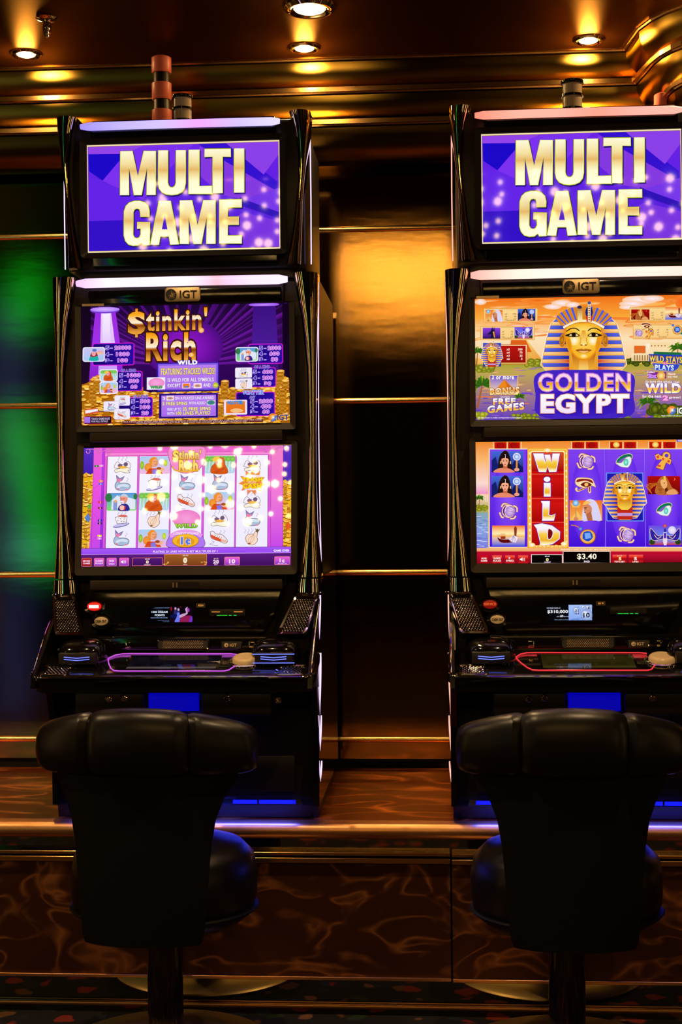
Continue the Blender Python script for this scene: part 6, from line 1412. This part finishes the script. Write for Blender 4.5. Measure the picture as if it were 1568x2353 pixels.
    for a_ in (e0, e1 - .002): tube('emblem_bracket', [XB(a_ + (.004 if a_ > e0 else 0), ez1, .003), XB(a_ + .001, (ez0 + ez1) / 2, .0045), XB(a_, ez0, .003)], .0016, G, t)
    emblem(epl, (e0 + e1) / 2 - .001, (ez0 + ez1) / 2, (ez1 - ez0) * .62, yc0 - .003, M['cream'], M['ink'], 'small_emblem')  # cream's weak emission makes the lettering look bright; the emblem is no lamp
    for px in (572, 288): 
        xx = dxl(px, 1482, 3.83); box('chrome_cleat', xx, xx + .016, yc0 - .004, yc0 + .008, ez0, ez1, M['goldchrome'], t, .002)
    # --- under the deck
    box('bill_box_cover', -.26, -.075, YF + .03, .0, ZF - .105, ZF - .035, SA, t, .008)
    box('bill_box_cover', .075, .26, YF + .03, .0, ZF - .105, ZF - .035, SA, t, .008)
    g0, g1 = -.067, .067
    box('blue_lamp_panel', g0, g1, YF + .045, YF + .052, zl(1634, 3.69), zl(1592, 3.69), M['led_glow'], t, .002, 1)
    for px, py in ((285, 1604), (523, 1604), (250, 1606), (640, 1608)):
        u = L(px, py, YF + MY + .03); r = .0095
        lk = lathe('key_lock', [(r, 0), (r, .006), (r * .8, .008), (r * .55, .006), (r * .5, .009), (0, .009)], M['goldchrome'], t, 20); lk.rotation_euler = (math.pi / 2, 0, 0); lk.location = (u.x, YF + .031, u.z)
    # --- blue slits in the base and the lamp behind them
    for s in (-1, 1):
        for a_, b_ in ((106, 161), (165, 248)):
            x0, x1 = sorted((s * a_ * sc, s * b_ * sc)); box('base_light', x0, x1, -.0478, -.044, zl(1847, 3.85), zl(1838, 3.85), M['led_glow'], t)
    ld = bpy.data.lights.new('base_glow', 'AREA'); ld.shape = 'RECTANGLE'; ld.size = .6; ld.size_y = .03; ld.energy = 3.6; ld.color = (.03, .05, 1)
    lo = bpy.data.objects.new('base_glow', ld); COL.objects.link(lo); lo.parent = t; lo.location = (0, -.078, .05); lo.rotation_euler = (math.radians(8), 0, 0)
    ld = bpy.data.lights.new('belly_glow', 'AREA'); ld.shape = 'RECTANGLE'; ld.size = .4; ld.size_y = .03; ld.energy = 1.0; ld.color = (.02, .02, 1)
    lo = bpy.data.objects.new('belly_glow', ld); COL.objects.link(lo); lo.parent = t; lo.location = (0, YF + .10, ZF - .10); lo.rotation_euler = (math.radians(12), 0, 0)
    # --- side light strips
    xs_ = .3705
    segs = [(650, 1325, .0017, 0), (1334, 1388, .0022, 0), (1380, 1526, .0030, .007), (1500, 1658, .0034, .006), (1642, 1734, .0032, .006), (1745, 1800, .0030, .006)]
    for s in (-1, 1):
        for i, (ya, yb, r, bow) in enumerate(segs):
            n = 12; pts = []; rad = []
            for k in range(n + 1):
                f = k / n; yy = ya + (yb - ya) * f
                pts.append((s * (xs_ - bow * f ** 1.5 + (.001 if i >= 3 else 0) - (.004 * math.sin(math.pi * f) if i == 0 else 0)), (.045 if i == 0 else 0) - (.04 * f if i == 2 else 0) - (.02 if i > 2 else 0), zl(yy)))
                rad.append(r * (.45 + .55 * math.sin(math.pi * min(1, f * 1.15 + .08) if f < .8 else math.pi * (.92 + (f - .8) * .3)) ** .5) if i >= 2 else r)
            rad = [max(x, r * .25) for x in rad]
            rad = [x * .70 for x in rad]
            st = tube('side_light_strip', pts, rad, cfg['stripm'], t, 8)
            tube('strip_light_blocker', [(p[0], p[1] + .0042, p[2]) for p in pts], [max(x * 1.25, .002) for x in rad], SA, st, 6)  # added behind each strip to keep its glow off the wall
        tube('top_light_strip', [(s * .349, .055, zl(286)), (s * .350, .055, zl(450)), (s * .349, .055, zl(606))], .0016, cfg['stripm'], t, 8)
    # --- signal lamp on the roof
    cd = empty('signal_lamp', (X + dxl(cfg['cand'], 235, 3.98), 3.98, ZT + ztop)); tag(cd, cfg['cand_label'], 'signal lamp', 'tower lamps on the machine roofs')
    h = cfg['ch']; r = cfg['cr']
    lathe('lamp_base', [(r * .95, -.006), (r * 1.06, 0), (r * 1.06, h * .14), (r * .9, h * .16), (0, h * .16)], B, cd, 28)
    lathe('lens', [(r * .9, h * .15), (r * .9, h * .5)], M['lens'], cd, 28); lathe('divider', [(r * 1.04, h * .49), (r * 1.04, h * .56), (0, h * .56)], B, cd, 28)
    lathe('lens', [(r * .9, h * .56), (r * .9, h * .9)], M['lens'], cd, 28); lathe('lamp_cap', [(r * 1.02, h * .88), (r * 1.06, h * .9), (r * 1.04, h * .99), (r * .95, h), (0, h)], B, cd, 28)
    return t

XR = XL + (P(1090, 690, MY).x - P(185, 703, MY).x)
R_OFF = XR - XL
g_left = dict(x=XL, tilt=7.5, label='slot machine with violet light strips showing a purple reel game, left of the two', multi=art_multi(), upper=art_upper_left(), lower=art_lower_left(), member=art_member_left(),
    deck=art_deck(('#08060c', '#14101a', '#4c4440'), 1), multi_label='purple screen with large gold words', upper_label='dark purple pay table over a heap of gold coins', lower_label='bright pink reel screen with white reels', member_label='small dark screen with dancers and reward words',
    bar1=['#8c7cf8', '#a89cff', '#b8a8f4', '#d090e8', '#b8a8ff', '#c8c0ff'], bar2=['#e0a8ff', '#f0d8ff', '#f4e4ff', '#f4dcff', '#e8a8b8', '#f0c8ff', '#eed0ff'], bar_label='glowing lavender light bar', service_lit=True, no='020', amber=True,
    ringm=M['violet_dim'], ring_label='violet light outline round the button panel', stripm=M['violet'], cand=420, cand_label='short two-tier clear signal lamp on the violet lit machine', ch=zl(200) - zl(268), cr=.0275)
g_right = dict(x=XR, tilt=4.0, label='slot machine with red light strips and an Egyptian game, right of the two', multi=art_multi(), upper=art_upper_right(), lower=art_lower_right(), member=art_member_right(),
    deck=art_deck(('#201c06', '#2c260a', '#3a3010'), 2), multi_label='purple screen with large gold words', upper_label='orange sunset picture with a crowned golden head', lower_label='violet reels with a tall red bonus column', member_label='small blue and black screen with numbered balls',
    bar1=['#ff7c68', '#ff9c88', '#ff9c8c', '#ff8c78', '#ff9c90', '#ffa090'], bar2=['#ff9c90', '#ffd0c0', '#ffd8cc', '#ffc8b8', '#ffd0c4', '#ffc8b8'], bar_label='glowing coral light bar', service_lit=False, no='019', amber=False,
    ringm=M['red_dim'], ring_label='red light outline round the button panel', stripm=M['red'], cand=420, cand_label='taller two-tier clear signal lamp with a wide black cap on the red lit machine', ch=(zl(200) - zl(268)) * 1.1, cr=.030)
ml = build_machine(g_left); mr = build_machine(g_right)

# tall red signal tower behind the left machine, and the top of another behind the right one
def red_tower(px, py0, py1, Y, label):
    a = P(px, py0, Y); b = P(px, py1, Y); t = empty('signal_tower', (a.x, Y, b.z)); tag(t, label, 'signal tower', 'red towers behind the machines')
    r = .030; H_ = a.z - b.z; n = max(1, round(H_ / .082))
    lathe('stem', [(r * .55, -.02), (r * .55, H_ * .98)], M['satin'], t, 20)
    for i in range(n):
        z = H_ - i * .082
        lathe('lens', [(r * .92, z - .05), (r, z - .047), (r, z - (.004 if i == 0 else 0)), (r * .8, z)], M['redlens'], t, 24); lathe('spacer', [(r * .8, z - .080), (r * .8, z - .05)], M['satin'], t, 20)
    return t
red_tower(371, 131, 300, 4.30, 'tall red tiered signal tower standing behind the left machine roof')
red_tower(1527, 216, 300, 4.30, 'dark red signal tower tip behind the right machine roof')

# ------------------------------------------------------------------ stools
def build_stool(x, y, yaw, label):
    t = empty('casino_stool', (x, y, 0), yaw); tag(t, label, 'stool', 'black stools in front of the slot machines')
    lathe('base', [(.285, 0), (.285, .006), (.277, .012), (.20, .020), (.12, .028), (.07, .036), (.055, .044), (.05, .05), (0, .05)], M['disc'], t, 64)
    lathe('post', [(.060, .044), (.054, .060), (.0455, .070), (.0455, .36)], M['post'], t, 40)
    lathe('seat', [(.05, .33), (.19, .335), (.222, .36), (.236, .40), (.238, .46), (.230, .505), (.20, .535), (.12, .548), (0, .55)], M['vinyl'], t, 48, sy=.85)
    lathe('seat_piping', [(.2385, .372), (.242, .376), (.2385, .380)], M['vinyld'], t, 48, sy=.85)
    Rr, yc = .40, .13
    def at(s, off, z):                         # s = arc length from the middle, off = towards the sitter
        a = s / Rr; q = Rr - off
        return Vector((q * math.sin(a), yc - q * math.cos(a), z))
    rows = [(.345, .150, .02), (.36, .158, .03), (.42, .165, .032), (.50, .172, .033), (.58, .18, .034), (.64, .192, .035), (.69, .215, .036), (.74, .255, .036), (.80, .272, .034), (.83, .268, .02)]
    R = []
    for z, hw, th in rows:
        ring = []; n = 16
        for k in range(n + 1): s = -hw + 2 * hw * k / n; ring.append(at(s, .004 + .012 * (abs(s) / hw) ** 4, z))
        for k in range(n + 1): s = hw - 2 * hw * k / n; ring.append(at(s, th, z))
        R.append(ring)
    loft('back_shell', R, M['vinyld'], t)
    for s0, s1, top in ((-.302, -.123, .890), (-.122, .122, .902), (.123, .302, .890)):
        n = 12; R = []
        for k in range(n + 1):
            f = k / n; s = s0 + (s1 - s0) * f; e = min(f, 1 - f); ed = min(1, e * 9 + .42) ** .5
            if abs(s) > .24: ed *= max(.1, min(1, ((.305 - abs(s)) / .05 + .12))) ** .5
            zt = .9 + (.010 * (1 - (s / .125) ** 2) if abs(s) < .124 else 0) - .034 * (max(0, abs(s) - .10) / .17) ** 1.6; zb = .745; zc, hz = (zt + zb) / 2, (zt - zb) / 2 * (.82 + .18 * ed); th = .047 * ed
            R.append([at(s, .016 + th * math.copysign(abs(math.cos(b)) ** .8, math.cos(b)), zc + hz * math.copysign(abs(math.sin(b)) ** .8, math.sin(b))) for b in [i * math.pi / 9 for i in range(18)]])
        loft('back_cushion', R, M['vinyl'], t)
    return t
sl = P(380, 2200, 3.58); sr = P(1303, 2200, 3.58)
build_stool(sl.x, 3.58, math.radians(-2.3), 'black padded swivel stool in front of the violet lit machine')
build_stool(sr.x, 3.58, math.radians(0), 'black padded swivel stool in front of the red lit machine')

# ------------------------------------------------------------------ the hall in front (seen in reflections only)
q = random.Random(2)
def chandelier(x, y, z, w_, n, label):
    t = empty('bulb_chandelier', (x, y, z)); tag(t, label, 'chandelier', 'swagged bulb chandeliers in the hall behind the viewer')
    tube('rail', [(-w_, 0, .55), (w_, 0, .55)], .02, M['gold'], t)
    for s in (-1, 1): tube('hanger', [(s * w_ * .8, 0, .55), (s * w_ * .8, 0, 4.6 - z)], .008, M['gold'], t)
    bm = bmesh.new()
    for r_ in range(7):
        for i in range(n):
            f = i / (n - 1) * 2 - 1; r = .020 if (i * 3 + r_) % 4 else .034
            c = Matrix.Translation((w_ * f + q.uniform(-.04, .04), (.09 * r_ - .2), .44 - .125 * r_ + .10 * f * f + q.uniform(-.045, .045)))
            bmesh.ops.create_icosphere(bm, subdivisions=1, radius=r, matrix=c)
    o = frombm('bulb_string', bm, M['chand'], t, True); o['kind'] = 'stuff'
M['chand'] = mat('chandelier_bulb', (1, .8, .5), .3, 0, emit=(1.0, .58, .17), es=34.)
for i, (x, y, z, w_) in enumerate(((-1.6, -2.9, 3.36, .62), (-.15, -3.1, 3.40, .62), (1.35, -2.8, 3.36, .62))):
    chandelier(x, y, z, w_, 11, 'gold rail chandelier of small warm bulbs, number %s along the hall' % ('one', 'two', 'three', 'four', 'five')[i])
# green and blue light tubes on a far bank of machines
M['green_tube'] = mat('green_light_tube', (0, .2, 0), .3, 0, emit=(.0, .55, .03), es=4.2)
M['blue_tube'] = mat('blue_light_tube', (0, 0, .2), .3, 0, emit=(.05, .1, 1.0), es=3.)
M['cyan_tube'] = mat('cyan_light_tube', (0, .1, .2), .3, 0, emit=(.05, .5, 1.0), es=3.)
def far(px, py, D_=5.0):                       # where a thing must stand to be mirrored by the wall at this pixel
    d = ray(px, py); k = WY / d.y; p = EYE + d * k; e = Vector((d.x, -d.y, d.z)); return p + e * (D_ / -e.y)
ft = empty('light_tower', (far(60, 1000).x, far(60, 1000).y, 0)); tag(ft, 'dark tower with bent green and blue light tubes behind the viewer', 'light tower')
o0 = ft.location
tube('tower_pole', [(-.15, -.15, 0), (-.15, -.15, 3.2)], .03, M['dark'], ft)
tube('green_light_tube', [far(70, 618) - o0, far(62, 680) - o0, far(42, 758) - o0], .045, M['green_tube'], ft)
tube('green_light_tube', [far(34, 945) - o0, far(60, 1060) - o0, far(92, 1190) - o0, far(108, 1300) - o0], .045, M['green_tube'], ft)
tube('blue_light_tube', [far(16, 700) - o0, far(22, 900) - o0, far(28, 1290) - o0], .02, M['blue_tube'], ft)
tube('blue_light_tube', [far(34, 1340) - o0, far(30, 1640) - o0], .015, M['blue_tube'], ft)
tube('cyan_light_tube', [far(40, 1268) - o0, far(88, 1272) - o0], .06, M['cyan_tube'], ft)

# unseen warm light columns, added to streak the chrome pillars with highlights
M['added_column_lamp'] = mat('added_warm_column', (1, .7, .4), .3, 0, emit=(1.0, .62, .22), es=7.)
for i, (x, y) in enumerate(((-3.6, 1.0), (-3.9, -1.6), (3.4, .6), (3.9, -1.8), (-3.2, 2.9), (3.0, 2.9))):
    t = empty('added_light_column', (x, y, 0)); tag(t, ('unseen warm light column added at the hall side, ' + ('left middle', 'left rear', 'right middle', 'right rear', 'left by the machines', 'right by the machines')[i]), 'added light column', 'unseen warm light columns added along the hall')
    lathe('column_base', [(.12, 0), (.12, .03), (.05, .06), (.05, .3), (0, .3)], M['gold'], t, 20); lathe('lamp_tube', [(.028, .3), (.028, 2.3), (0, 2.31)], M['added_column_lamp'], t, 12)
